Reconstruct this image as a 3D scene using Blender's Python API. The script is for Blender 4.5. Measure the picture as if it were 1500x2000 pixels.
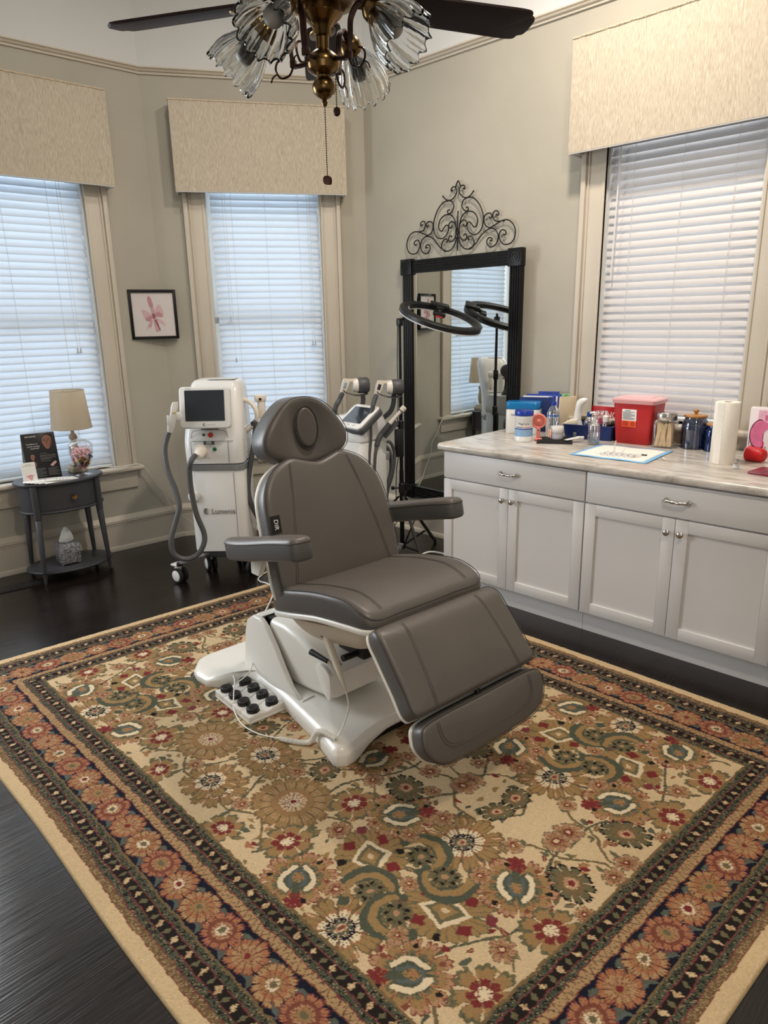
import bpy, bmesh, math, random
import numpy as np
from mathutils import Vector as V, Matrix as MX

for o in list(bpy.data.objects): bpy.data.objects.remove(o)
SC = bpy.context.scene
COL = SC.collection
random.seed(7)
rad = math.radians

# ---------------------------------------------------------------- camera, world, lights, exposure
HEAD = 0.7748  # heading of the lens: the camera looks along (-0.70, 0.714) in plan
PITCH, ROLL = 0.2696, 0.0193
cam_d = bpy.data.cameras.new('camera'); cam = bpy.data.objects.new('camera', cam_d); COL.objects.link(cam)
cam_d.sensor_width = 36; cam_d.lens = 36 * 1356.6 / 2000; cam_d.clip_start = 0.02
fw = V((-0.69971, 0.71443, 0))            # horizontal heading
rt = V((fw.y, -fw.x, 0)); up = V((0, 0, 1))
look = fw * math.cos(PITCH) - up * math.sin(PITCH)
cup = fw * math.sin(PITCH) + up * math.cos(PITCH)
cr, sr = math.cos(ROLL), math.sin(ROLL)
ax = rt * cr - cup * sr; ay = rt * sr + cup * cr; az = -look
cam.matrix_world = MX(((ax.x, ay.x, az.x, 0), (ax.y, ay.y, az.y, 0), (ax.z, ay.z, az.z, 1.615), (0, 0, 0, 1)))
SC.camera = cam

wd = bpy.data.worlds.new('daylight'); SC.world = wd; wd.use_nodes = True
bg = wd.node_tree.nodes['Background']; bg.inputs[0].default_value = (0.86, 0.94, 1.0, 1); bg.inputs[1].default_value = 5.2
SC.view_settings.view_transform = 'Standard'; SC.view_settings.look = 'None'
SC.view_settings.gamma = 1; SC.view_settings.use_curve_mapping = False
SC.view_settings.exposure = 0.0
SC.cycles.max_bounces = 10; SC.cycles.diffuse_bounces = 5; SC.cycles.glossy_bounces = 5
SC.cycles.transmission_bounces = 8; SC.cycles.transparent_max_bounces = 12
SC.cycles.caustics_reflective = False; SC.cycles.caustics_refractive = False
SC.cycles.sample_clamp_indirect = 4; SC.cycles.use_denoising = True

def area(name, loc, target, sx, sy, power, col):
    l = bpy.data.lights.new(name, 'AREA'); l.shape = 'RECTANGLE'; l.size = sx; l.size_y = sy; l.energy = power; l.color = col
    o = bpy.data.objects.new(name, l); COL.objects.link(o); o.location = loc
    o.rotation_euler = (V(target) - V(loc)).to_track_quat('-Z', 'Y').to_euler()
    return o
area('window_daylight_behind', (1.3, -1.75, 1.75), (-2.4, 2.2, 1.0), 2.4, 1.9, 30, (0.97, 0.98, 1.0))  # soft fill added behind the camera; no window stands there
area('window_daylight_left', (-4.985, 0.13, 1.72), (0.0, 0.60, 1.6), 1.32, 1.80, 85, (0.90, 0.95, 1.0))  # added out of view to brighten the mirror wall from the left
area('ceiling_lamp_by_cabinet', (-1.75, 2.85, 3.93), (-1.75, 2.95, 0), 0.20, 0.20, 58, (1.0, 0.88, 0.75))
area('ceiling_lamp_middle', (-3.1, 2.2, 3.93), (-3.1, 2.25, 0), 0.3, 0.3, 13, (1.0, 0.93, 0.85))
area('ceiling_lamp_front', (0.3, 0.9, 3.93), (-0.6, 1.2, 0), 0.3, 0.3, 56, (1.0, 0.86, 0.70))

# ---------------------------------------------------------------- materials
def lin(c):
    c = [x / 255 if max(c) > 1 else x for x in c[:3]]
    return tuple(x / 12.92 if x <= .04045 else ((x + .055) / 1.055) ** 2.4 for x in c) + (1,)
def mat(name, col, rough=.5, metal=0, spec=.5, trans=0, alpha=1, bump=None, var=None, coat=0, emit=0, ior=1.45, stretch=None, sub=0, sheen=0):
    m = bpy.data.materials.new(name); m.use_nodes = True
    nt = m.node_tree; b = nt.nodes['Principled BSDF']; I = b.inputs; c = lin(col)
    I['Base Color'].default_value = c; I['Roughness'].default_value = rough; I['Metallic'].default_value = metal
    I['Specular IOR Level'].default_value = spec; I['Transmission Weight'].default_value = trans; I['Alpha'].default_value = alpha
    I['IOR'].default_value = ior; I['Coat Weight'].default_value = coat; I['Coat Roughness'].default_value = .1
    I['Sheen Weight'].default_value = sheen
    if emit: I['Emission Color'].default_value = c; I['Emission Strength'].default_value = emit
    if bump or var:
        tc = nt.nodes.new('ShaderNodeTexCoord'); mp = nt.nodes.new('ShaderNodeMapping'); nt.links.new(tc.outputs['Object'], mp.inputs[0])
        if stretch: mp.inputs['Scale'].default_value = stretch
    if var:
        n = nt.nodes.new('ShaderNodeTexNoise'); n.inputs['Scale'].default_value = var[0]; n.inputs['Detail'].default_value = 5
        nt.links.new(mp.outputs[0], n.inputs['Vector'])
        r = nt.nodes.new('ShaderNodeValToRGB'); k = var[1]
        r.color_ramp.elements[0].position = .3; r.color_ramp.elements[1].position = .7
        c2 = lin(var[2]) if len(var) > 2 else None
        r.color_ramp.elements[0].color = c2 or tuple(max(0, x * (1 - k)) for x in c[:3]) + (1,)
        r.color_ramp.elements[1].color = c if c2 else tuple(min(1, x * (1 + k)) for x in c[:3]) + (1,)
        nt.links.new(n.outputs[0], r.inputs[0]); nt.links.new(r.outputs[0], I['Base Color'])
    if bump:
        n2 = nt.nodes.new('ShaderNodeTexNoise'); n2.inputs['Scale'].default_value = bump[0]; n2.inputs['Detail'].default_value = 4
        nt.links.new(mp.outputs[0], n2.inputs['Vector'])
        bp = nt.nodes.new('ShaderNodeBump'); bp.inputs['Strength'].default_value = bump[1]; bp.inputs['Distance'].default_value = bump[2] if len(bump) > 2 else .002
        nt.links.new(n2.outputs[0], bp.inputs['Height']); nt.links.new(bp.outputs[0], I['Normal'])
    return m
def glass_mat(name, col=(255, 255, 255), rough=.02, mix=.86, tint=(255, 255, 255)):
    # thin clear glass or plastic: mostly see-through, with a reflecting skin
    m = bpy.data.materials.new(name); m.use_nodes = True; nt = m.node_tree; nt.nodes.clear()
    out = nt.nodes.new('ShaderNodeOutputMaterial'); t = nt.nodes.new('ShaderNodeBsdfTransparent'); t.inputs[0].default_value = lin(tint)
    g = nt.nodes.new('ShaderNodeBsdfGlossy' if mix >= .7 else 'ShaderNodeBsdfPrincipled'); g.inputs[0].default_value = lin(col); g.inputs['Roughness'].default_value = rough
    f = nt.nodes.new('ShaderNodeLayerWeight'); f.inputs[0].default_value = .25
    mr = nt.nodes.new('ShaderNodeMapRange'); mr.inputs['To Min'].default_value = 1 - mix; mr.inputs['To Max'].default_value = min(1, 1.5 - mix)
    mx = nt.nodes.new('ShaderNodeMixShader')
    nt.links.new(f.outputs['Facing'], mr.inputs[0]); nt.links.new(mr.outputs[0], mx.inputs[0])
    nt.links.new(t.outputs[0], mx.inputs[1]); nt.links.new(g.outputs[0], mx.inputs[2]); nt.links.new(mx.outputs[0], out.inputs[0])
    return m
def trans_mat(name, col, tcol, w):
    m = bpy.data.materials.new(name); m.use_nodes = True; nt = m.node_tree; b = nt.nodes['Principled BSDF']
    b.inputs['Base Color'].default_value = lin(col); b.inputs['Roughness'].default_value = .45
    t = nt.nodes.new('ShaderNodeBsdfTranslucent'); t.inputs[0].default_value = lin(tcol)
    mx = nt.nodes.new('ShaderNodeMixShader'); mx.inputs[0].default_value = w
    nt.links.new(b.outputs[0], mx.inputs[1]); nt.links.new(t.outputs[0], mx.inputs[2])
    nt.links.new(mx.outputs[0], nt.nodes['Material Output'].inputs[0])
    return m

# ---------------------------------------------------------------- mesh helpers
I4 = MX.Identity(4)
def T(x, y, z): return MX.Translation((x, y, z))
def R(a, ax='Z'): return MX.Rotation(rad(a), 4, ax)
def arc(cx, cy, r, a0, a1, n=8):
    return [(cx + r * math.cos(rad(a0 + (a1 - a0) * i / n)), cy + r * math.sin(rad(a0 + (a1 - a0) * i / n))) for i in range(n + 1)]
def rrect(hx, hy, r, n=5, cx=0, cy=0):
    r = min(r, hx * .999, hy * .999)
    return arc(cx + hx - r, cy - hy + r, r, -90, 0, n) + arc(cx + hx - r, cy + hy - r, r, 0, 90, n) + arc(cx - hx + r, cy + hy - r, r, 90, 180, n) + arc(cx - hx + r, cy - hy + r, r, 180, 270, n)
def ell(rx, ry, n=40, cx=0, cy=0): return [(cx + rx * math.cos(2 * math.pi * i / n), cy + ry * math.sin(2 * math.pi * i / n)) for i in range(n)]
def spline(pts, n=8, closed=False):
    P = [V(p) if len(p) == 3 else V((p[0], p[1], 0)) for p in pts]; out = []; N = len(P)
    rng = range(N if closed else N - 1)
    for i in rng:
        g = (lambda k: P[k % N]) if closed else (lambda k: P[min(max(k, 0), N - 1)])
        a, b, c, d = g(i - 1), g(i), g(i + 1), g(i + 2)
        for j in range(n):
            t = j / n
            out.append(.5 * ((2 * b) + (c - a) * t + (2 * a - 5 * b + 4 * c - d) * t * t + (3 * b - a - 3 * c + d) * t ** 3))
    if not closed: out.append(P[-1])
    return out
def sp2(pts, n=6): return [(p.x, p.y) for p in spline(pts, n, True)]

class B:
    def __init__(s, m=None): s.bm = bmesh.new(); s.m = m or I4; s.mi = 0
    def _fin(s, vs, fs):
        for v in vs: v.co = s.m @ v.co
        for f in fs: f.material_index = s.mi
    def raw(s, verts, faces):
        vs = [s.bm.verts.new(v) for v in verts]; fs = []
        for f in faces:
            try: fs.append(s.bm.faces.new([vs[i] for i in f]))
            except ValueError: pass
        s._fin(vs, fs); return s
    def box(s, c, d, r=0, seg=2, m=None):
        t = bmesh.new(); bmesh.ops.create_cube(t, size=1)
        for v in t.verts: v.co = V((v.co.x * d[0], v.co.y * d[1], v.co.z * d[2]))
        if r: bmesh.ops.bevel(t, geom=t.edges[:], offset=min(r, min(d) * .49), segments=seg, affect='EDGES', profile=.5)
        mm = T(*c) @ (m or I4)
        t.verts.index_update()
        s.raw([mm @ v.co for v in t.verts], [[v.index for v in f.verts] for f in t.faces]); t.free(); return s
    def b2(s, a, b, r=0, seg=2):
        return s.box([(a[i] + b[i]) / 2 for i in range(3)], [abs(b[i] - a[i]) for i in range(3)], r, seg)
    def rings(s, rs, closed=True, cap0=True, cap1=True, loop=False):
        n = len(rs[0]); verts = [p for r in rs for p in r]; faces = []
        K = len(rs)
        for i in range(K if loop else K - 1):
            j2 = (i + 1) % K
            for k in range(n if closed else n - 1):
                k2 = (k + 1) % n; faces.append((i * n + k, i * n + k2, j2 * n + k2, j2 * n + k))
        if not loop and closed:
            if cap0: faces.append(tuple(range(n))[::-1])
            if cap1: faces.append(tuple((K - 1) * n + k for k in range(n)))
        return s.raw(verts, faces)
    def lathe(s, prof, n=28, c=(0, 0, 0), cap0=True, cap1=True, m=None, sx=1, sy=1):
        mm = T(*c) @ (m or I4)
        return s.rings([[mm @ V((max(r, 1e-5) * sx * math.cos(2 * math.pi * k / n), max(r, 1e-5) * sy * math.sin(2 * math.pi * k / n), z)) for k in range(n)] for r, z in prof], True, cap0, cap1)
    def cyl(s, a, b, r, r2=None, n=20):
        return s.tube([a, b], [r, r if r2 is None else r2], n)
    def tube(s, pts, r, n=10, closed=False):
        P = [V(p) for p in pts]; N = len(P)
        if not isinstance(r, (list, tuple)): r = [r] * N
        tg = []
        for i in range(N):
            a = P[(i - 1) % N] if closed else P[max(i - 1, 0)]; b = P[(i + 1) % N] if closed else P[min(i + 1, N - 1)]
            d = (b - a); tg.append(d.normalized() if d.length > 1e-9 else V((0, 0, 1)))
        nrm = tg[0].orthogonal().normalized(); rs = []
        for i in range(N):
            if i:
                q = tg[i - 1].rotation_difference(tg[i]); nrm = (q @ nrm)
                nrm = (nrm - tg[i] * nrm.dot(tg[i])).normalized()
            bn = tg[i].cross(nrm)
            rs.append([P[i] + (nrm * math.cos(2 * math.pi * k / n) + bn * math.sin(2 * math.pi * k / n)) * r[i] for k in range(n)])
        return s.rings(rs, True, True, True, closed)
    def ribbon(s, pts, w, t, upv=(0, 0, 1)):
        P = [V(p) for p in pts]; N = len(P); rs = []
        for i in range(N):
            d = (P[min(i + 1, N - 1)] - P[max(i - 1, 0)]).normalized(); sd = d.cross(V(upv)).normalized(); nn = sd.cross(d)
            rs.append([P[i] + sd * w / 2 + nn * t / 2, P[i] - sd * w / 2 + nn * t / 2, P[i] - sd * w / 2 - nn * t / 2, P[i] + sd * w / 2 - nn * t / 2])
        return s.rings(rs)
    def prism(s, o, h0, h1, fn=None, r=0, seg=3):
        # outline o in (a, b) raised from h0 to h1, edges rounded by r; fn maps (a, b, h) to a point
        fn = fn or (lambda a, b, h: (a, b, h))
        rs = []
        if r:
            for i in range(seg + 1):
                a = math.pi / 2 * i / seg; rs.append((r * (1 - math.sin(a)), h0 + r * (1 - math.cos(a))))
            for i in range(seg + 1):
                a = math.pi / 2 * i / seg; rs.append((r * (1 - math.cos(a)), h1 - r * (1 - math.sin(a))))
        else: rs = [(0, h0), (0, h1)]
        return s.rings([[V(fn(a, b, h)) for a, b in inset(o, d)] for d, h in rs])
    def sphere(s, c, r, u=20, v=12, m=None):
        r = (r, r, r) if not isinstance(r, (tuple, list)) else r
        mm = T(*c) @ (m or I4)
        return s.rings([[mm @ V((r[0] * max(math.sin(math.pi * j / v), 1e-4) * math.cos(2 * math.pi * i / u), r[1] * max(math.sin(math.pi * j / v), 1e-4) * math.sin(2 * math.pi * i / u), -r[2] * math.cos(math.pi * j / v))) for i in range(u)] for j in range(v + 1)])
    def grid(s, fn, nu, nv):
        vs = [fn(i / nu, j / nv) for j in range(nv + 1) for i in range(nu + 1)]
        return s.raw(vs, [(j * (nu + 1) + i, j * (nu + 1) + i + 1, (j + 1) * (nu + 1) + i + 1, (j + 1) * (nu + 1) + i) for j in range(nv) for i in range(nu)])
    def o(s, name, mats, parent=None, smooth=38, label=None, weld=0, recalc=True):
        if weld: bmesh.ops.remove_doubles(s.bm, verts=s.bm.verts[:], dist=weld)
        if recalc: bmesh.ops.recalc_face_normals(s.bm, faces=s.bm.faces[:])
        me = bpy.data.meshes.new(name); s.bm.to_mesh(me); s.bm.free()
        for mt in (mats if isinstance(mats, (list, tuple)) else [mats]): me.materials.append(mt)
        if smooth and len(me.polygons):
            me.polygons.foreach_set('use_smooth', [True] * len(me.polygons)); me.set_sharp_from_angle(angle=rad(smooth))
        ob = bpy.data.objects.new(name, me); COL.objects.link(ob)
        if parent: ob.parent = parent
        if label: ob['label'] = label
        return ob
def inset(o, d):
    if abs(d) < 1e-9: return o
    n = len(o); out = []
    ar = sum(o[i][0] * o[(i + 1) % n][1] - o[(i + 1) % n][0] * o[i][1] for i in range(n)); sg = 1 if ar > 0 else -1
    for i in range(n):
        a, b, c = o[i - 1], o[i], o[(i + 1) % n]
        e1 = V((b[0] - a[0], b[1] - a[1])); e2 = V((c[0] - b[0], c[1] - b[1]))
        if e1.length < 1e-9: e1 = e2
        if e2.length < 1e-9: e2 = e1
        n1 = V((-e1.y, e1.x)).normalized(); n2 = V((-e2.y, e2.x)).normalized(); q = (n1 + n2)
        q = q / max(q.length_squared / 2, .5) if q.length > 1e-6 else n1
        out.append((b[0] + sg * q.x * d, b[1] + sg * q.y * d))
    return out
def tag(o, label, cat, group=None, kind=None):
    o['label'] = label; o['category'] = cat
    if group: o['group'] = group
    if kind: o['kind'] = kind
    return o
def thing(name, loc, rz, label, cat, group=None):
    e = bpy.data.objects.new(name, None); COL.objects.link(e); e.location = loc; e.rotation_euler = (0, 0, rad(rz)); e.empty_display_size = .05
    return tag(e, label, cat, group)
def struct(o): o['kind'] = 'structure'; return o
def kids(o): return [c for c in bpy.data.objects if c.parent == o]
def dup(o, loc=None, rz=None, label=None, parent=None, rot=None):
    c = o.copy(); COL.objects.link(c)
    if parent: c.parent = parent
    if loc is not None: c.location = loc
    if rz is not None: c.rotation_euler = (0, 0, rad(rz))
    if rot is not None: c.rotation_euler = rot
    if label: c['label'] = label
    for k in kids(o): dup(k, parent=c)
    return c
def text(s, size, m, parent, mw, name='lettering', ext=.0003, align='CENTER', sx=1, bold=0, shear=0):
    cu = bpy.data.curves.new(name, 'FONT'); cu.body = s; cu.size = size; cu.extrude = ext; cu.align_x = align; cu.align_y = 'CENTER'; cu.offset = bold; cu.shear = shear; cu.resolution_u = 3
    to = bpy.data.objects.new(name + '_tmp', cu); COL.objects.link(to)
    me = bpy.data.meshes.new_from_object(to.evaluated_get(bpy.context.evaluated_depsgraph_get())); me.name = name
    bpy.data.objects.remove(to); bpy.data.curves.remove(cu)
    me.transform(mw @ MX.Diagonal((sx, 1, 1, 1))); me.materials.clear(); me.materials.append(m)
    ob = bpy.data.objects.new(name, me); COL.objects.link(ob)
    if parent: ob.parent = parent
    return ob
FRONT = MX.Rotation(rad(90), 4, 'X')      # lettering upright, read from -Y

# ---------------------------------------------------------------- shared materials
m_wall = mat('greige_plaster', (178, 173, 160), .75, bump=(9, .25, .01), var=(2.2, .05), spec=.25)
m_wallw = mat('white_plaster', (214, 214, 212), .8, bump=(7, .2, .01), spec=.2)
m_trim = mat('cream_paint', (200, 191, 176), .42, var=(3, .04), bump=(30, .06))
m_white = mat('white_paint', (225, 222, 216), .4, var=(4, .02))
m_cab = mat('white_cabinet_paint', (206, 203, 201), .38, var=(3, .02))
m_black = mat('black_plastic', (16, 16, 17), .42, bump=(80, .05))
m_blackm = mat('black_satin_metal', (14, 14, 15), .38, metal=.3, var=(20, .2))
m_chrome = mat('brushed_nickel', (190, 186, 180), .25, metal=1, var=(30, .08))
m_plw = mat('white_plastic', (226, 225, 222), .32, coat=.2, var=(6, .015))
m_paper = mat('white_paper', (232, 231, 228), .7, var=(40, .02))
m_cord = mat('white_cord', (220, 218, 210), .5, var=(20, .03))

# floor: narrow dark stained boards running away from the cabinets
m_floor = bpy.data.materials.new('dark_stained_boards'); m_floor.use_nodes = True
nt = m_floor.node_tree; pb = nt.nodes['Principled BSDF']; L = nt.links.new
tc = nt.nodes.new('ShaderNodeTexCoord'); mp = nt.nodes.new('ShaderNodeMapping'); L(tc.outputs['Object'], mp.inputs[0]); mp.inputs['Rotation'].default_value = (0, 0, rad(90))
br = nt.nodes.new('ShaderNodeTexBrick'); L(mp.outputs[0], br.inputs[0])
for k, v in (('Scale', 1), ('Mortar Size', .0011), ('Mortar Smooth', .2), ('Bias', 0), ('Brick Width', 1.35), ('Row Height', .083)): br.inputs[k].default_value = v
br.inputs['Color1'].default_value = lin((34, 25, 21)); br.inputs['Color2'].default_value = lin((22, 16, 14)); br.inputs['Mortar'].default_value = lin((5, 4, 4))
mp2 = nt.nodes.new('ShaderNodeMapping'); L(tc.outputs['Object'], mp2.inputs[0]); mp2.inputs['Scale'].default_value = (60, 3, 1)
gr = nt.nodes.new('ShaderNodeTexNoise'); gr.inputs['Scale'].default_value = 2.2; gr.inputs['Detail'].default_value = 6; L(mp2.outputs[0], gr.inputs[0])
mx = nt.nodes.new('ShaderNodeMix'); mx.data_type = 'RGBA'; mx.blend_type = 'MULTIPLY'; mx.inputs[0].default_value = .6; L(br.outputs[0], mx.inputs[6]); L(gr.outputs[0], mx.inputs[7]); L(mx.outputs[2], pb.inputs['Base Color'])
mr = nt.nodes.new('ShaderNodeMapRange'); mr.inputs['To Min'].default_value = .12; mr.inputs['To Max'].default_value = .34; L(gr.outputs[0], mr.inputs[0]); L(mr.outputs[0], pb.inputs['Roughness'])
ad = nt.nodes.new('ShaderNodeMath'); ad.operation = 'MULTIPLY_ADD'; ad.inputs[1].default_value = -.9; L(br.outputs[1], ad.inputs[0]); L(gr.outputs[0], ad.inputs[2])
bp = nt.nodes.new('ShaderNodeBump'); bp.inputs['Strength'].default_value = .35; bp.inputs['Distance'].default_value = .0025; L(ad.outputs[0], bp.inputs['Height']); L(bp.outputs[0], pb.inputs['Normal'])
pb.inputs['Specular IOR Level'].default_value = .55

# ---------------------------------------------------------------- room shell
RZ, CEIL = 3.235, 4.0
CR = V((-4.005, 3.955, 0)); CM = V((-4.834, 2.662, 0))
FR = T(*CR); FM = T(*CR) @ R(57.34); FL = T(*CM) @ R(85.37)
def wall(name, fr, x0, x1, holes, z1=CEIL):
    xs = sorted({x0, x1} | {h[0] for h in holes} | {h[1] for h in holes}); zs = sorted({0, RZ, z1} | {h[2] for h in holes} | {h[3] for h in holes})
    b = B(fr)
    for i in range(len(xs) - 1):
        for k in range(len(zs) - 1):
            cx, cz = (xs[i] + xs[i + 1]) / 2, (zs[k] + zs[k + 1]) / 2
            if any(h[0] < cx < h[1] and h[2] < cz < h[3] for h in holes): continue
            b.mi = 1 if cz > RZ else 0
            b.b2((xs[i], 0, zs[k]), (xs[i + 1], .17, zs[k + 1]))
    return struct(b.o(name, [m_wall, m_wallw], smooth=0))
ZT = 2.66
WIN = {'left': (FL, -1.50, -.47, .62), 'middle': (FM, -1.178, -.345, .62), 'right': (FR, 1.944, 2.781, 1.02), 'bay': (FL, -3.22, -1.86, .62)}
wall('wall_left', FL, -4.72, .08, [(-1.50, -.47, .62, ZT), (-3.22, -1.86, .62, ZT)])
wall('wall_middle', FM, -1.536, .1, [(-1.178, -.345, .62, ZT)])
wall('wall_right', FR, 0, 6.2, [(1.944, 2.781, 1.02, ZT)])
wall('wall_near', T(2.2, 3.955, 0) @ R(-90), 0, 6.1, [])
wall('wall_back', T(2.2, -2.05, 0) @ R(180), 0, 7.5, [])
b = B(); b.b2((-5.4, -2.2, -.12), (2.3, 4.1, 0)); struct(b.o('floor', m_floor, smooth=0))
b = B(); b.b2((-5.4, -2.2, CEIL), (2.3, 4.1, CEIL + .12)); struct(b.o('ceiling', m_wallw, smooth=0))

def run(name, fr, x0, x1, prof, m=m_trim, c0=0, c1=0):
    # a moulding along a wall: prof is (depth from wall, z); c0, c1 mitre the ends
    b = B(fr); b.rings([[V((x + (c if i == 0 else -c) * d, -d, z)) for d, z in prof] for i, (x, c) in enumerate(((x0, c0), (x1, c1)))])
    return struct(b.o(name, m, smooth=30))
BASE = [(0, 0), (.040, 0), (.040, .018), (.034, .030), (.026, .034), (.026, .188), (.030, .193), (.026, .198), (.034, .206), (.034, .226), (.026, .238), (.018, .246), (.010, .256), (0, .256)]
RAIL = [(0, RZ), (.012, RZ), (.014, RZ + .012), (.026, RZ + .016), (.030, RZ + .022), (.022, RZ + .028), (.034, RZ + .034), (.034, RZ + .042), (.014, RZ + .047), (0, RZ + .047)]
tA, tB = math.tan(rad(14)), math.tan(rad(28.67))
run('baseboard_left', FL, -4.7, 0, BASE, c1=tA); run('baseboard_middle', FM, -1.536, 0, BASE, c0=tA, c1=tB); run('baseboard_right', FR, 0, 6.2, BASE, c0=tB)
run('trim_1', FL, -4.7, 0, RAIL, c1=tA); run('trim_2', FM, -1.536, 0, RAIL, c0=tA, c1=tB); run('trim_3', FR, 0, 6.2, RAIL, c0=tB)

# ---------------------------------------------------------------- windows
m_pane = glass_mat('window_glass', mix=.93, rough=.01)
m_sash = mat('white_sash_paint', (215, 216, 214), .45, var=(6, .03))
def window(n, key):
    fr, x0, x1, z0 = WIN[key]; cw = .145; zt = ZT
    e = bpy.data.objects.new('window_%d' % n, None); COL.objects.link(e); e.matrix_world = fr; e['kind'] = 'structure'
    b = B()
    for sx, xa in ((-1, x0), (1, x1)):            # fluted casing boards with a back band
        o = xa + sx * cw; lo, hi = min(xa, o), max(xa, o)
        b.b2((lo, -.022, z0), (hi, 0, zt + .1), .002)
        b.b2((o - .030 if sx > 0 else o, -.040, z0), (o if sx > 0 else o + .030, 0, zt + .1), .004)
        q = o - sx * .044; b.b2((q - .005, -.030, z0), (q + .005, 0, zt + .1), .003)
        q = xa + sx * .008; b.b2((q - .008, -.028, z0), (q + .008, 0, zt + .1), .003)
    b.b2((x0 - cw, -.024, zt), (x1 + cw, 0, zt + .15), .003)
    b.o('casing', m_trim, e)
    b = B(); t = .012
    b.b2((x0, 0, z0), (x0 + t, .17, zt)); b.b2((x1 - t, 0, z0), (x1, .17, zt)); b.b2((x0, 0, zt - t), (x1, .17, zt)); b.o('jamb', m_sash, e, smooth=0)
    b = B(); b.b2((x0 - cw - .04, -.075, z0 - .034), (x1 + cw + .04, .012, z0), .012, 3); b.b2((x0, 0, z0 - .03), (x1, .17, z0)); b.o('stool', m_trim, e)
    b = B(); b.b2((x0 - cw, -.020, z0 - .165), (x1 + cw, 0, z0 - .034), .003); b.b2((x0 - cw, -.026, z0 - .05), (x1 + cw, 0, z0 - .034), .003); b.o('apron', m_trim, e)
    mid = 1.635; b = B()
    for za, zb, y in ((z0, mid + .02, .105), (mid - .02, zt, .135)):
        for s in (x0 + t, x1 - t - .045): b.b2((s, y - .015, za), (s + .045, y + .015, zb), .003)
        b.b2((x0 + t, y - .015, za), (x1 - t, y + .015, za + (.075 if za == z0 else .045)), .003); b.b2((x0 + t, y - .015, zb - .045), (x1 - t, y + .015, zb), .003)
    b.o('sash', m_sash, e)
    b = B(); b.b2((x0 + .05, .103, z0 + .07), (x1 - .05, .107, mid)); b.b2((x0 + .05, .133, mid), (x1 - .05, .137, zt - .05)); b.o('pane', m_pane, e, smooth=0)
    return e
window(1, 'left'); window(2, 'middle'); window(3, 'right'); window(4, 'bay')  # the fourth is unseen, added to hold the left fill light

# ---------------------------------------------------------------- blinds
m_slat = trans_mat('white_blind_slat', (226, 228, 230), (214, 224, 234), .44)
m_slat_w = trans_mat('white_blind_slat_shut', (216, 211, 209), (196, 214, 228), .14)
m_bead = mat('white_cord_knob', (196, 198, 200), .35, var=(30, .05))
def blind(key, label, zb, tilt, step, cords, ladders, m, y=.045, wand=None):
    fr, x0, x1, z0 = WIN[key]
    w0, w1 = x0 + (.012 if key == 'right' else .042), x1 - .012; xm = (w0 + w1) / 2; hw = (w1 - w0) / 2
    e = thing('window_blind', (0, 0, 0), 0, label, 'blind', 'white slatted window blinds'); e.matrix_world = fr @ T(xm, y, 0)
    b = B(); zz = ZT - .075; a = rad(tilt); n = 0; zl = []
    while zz > zb + .03: zl.append(zz); zz -= step
    for z in zl:
        n += 1; dz = .0006 * math.sin(n * 1.7); sec = []
        for i in range(5):
            t = -1 + i / 2; q = .0255 * t; c = .0022 * (1 - t * t)
            sec.append((q * math.cos(a) - c * math.sin(a), q * math.sin(a) + c * math.cos(a)))
        tk = .0014; ring = [(p[0], p[1] + tk) for p in sec] + [(p[0], p[1] - tk) for p in reversed(sec)]
        jx = .002 * math.sin(n * 2.3); sk = .0006 * math.sin(n * .9)
        b.rings([[V((x + jx, yy, z + dz + q + sk * (1 if x > 0 else -1))) for yy, q in ring] for x in (-hw, hw)])
    b.o('slats', m, e, smooth=30)
    b = B(); b.b2((-hw, -.022, ZT - .055), (hw, .022, ZT - .014), .003); b.o('headrail', m_sash, e)
    b = B(); b.b2((-hw, -.026, zb), (hw, .026, zb + .018), .005); b.o('bottom_rail', m_sash, e)
    b = B()
    for x in ladders:
        for yy in (-.024, .024): b.tube([(x * hw, yy * .55, ZT - .05), (x * hw, yy * .55, zb + .01)], .0011, 6)
    b.o('ladder_cords', m_cord, e)
    for x, zz in cords:
        b = B(); b.tube([(x * hw, -.034, ZT - .03), (x * hw + .002, -.034, zz + .028)], .0012, 6); c = b.o('pull_cord', m_cord, e)
        b = B(); b.lathe([(.003, .03), (.005, .028), (.0055, .018), (.0042, .012), (.008, 0), (.007, -.004)], 12, (x * hw + .002, -.034, zz)); b.o('cord_knob', m_bead, c)
    if wand:
        b = B(); b.tube([(wand[0] * hw, -.036, ZT - .05), (wand[0] * hw - .012, -.042, wand[1])], .0045, 6); b.o('tilt_wand', m_plw, e)
    return e
blind('left', 'white slatted blind glowing with daylight behind the oval side table', .622, 66, .0455, [(.70, 1.44), (.74, 1.44)], [-.7, 0, .58], m_slat)
blind('middle', 'white slatted blind behind the grey treatment chair and laser machine', .622, 66, .0455, [(-.78, 1.63), (-.73, 1.33), (.78, 1.44), (.83, 1.44)], [-.62, 0, .62], m_slat)
blind('right', 'white slatted blind closed above the cluttered counter', 1.035, 67, .0440, [], [-.66, 0, .66], m_slat_w, y=.03, wand=(-.84, 1.84))

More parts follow.
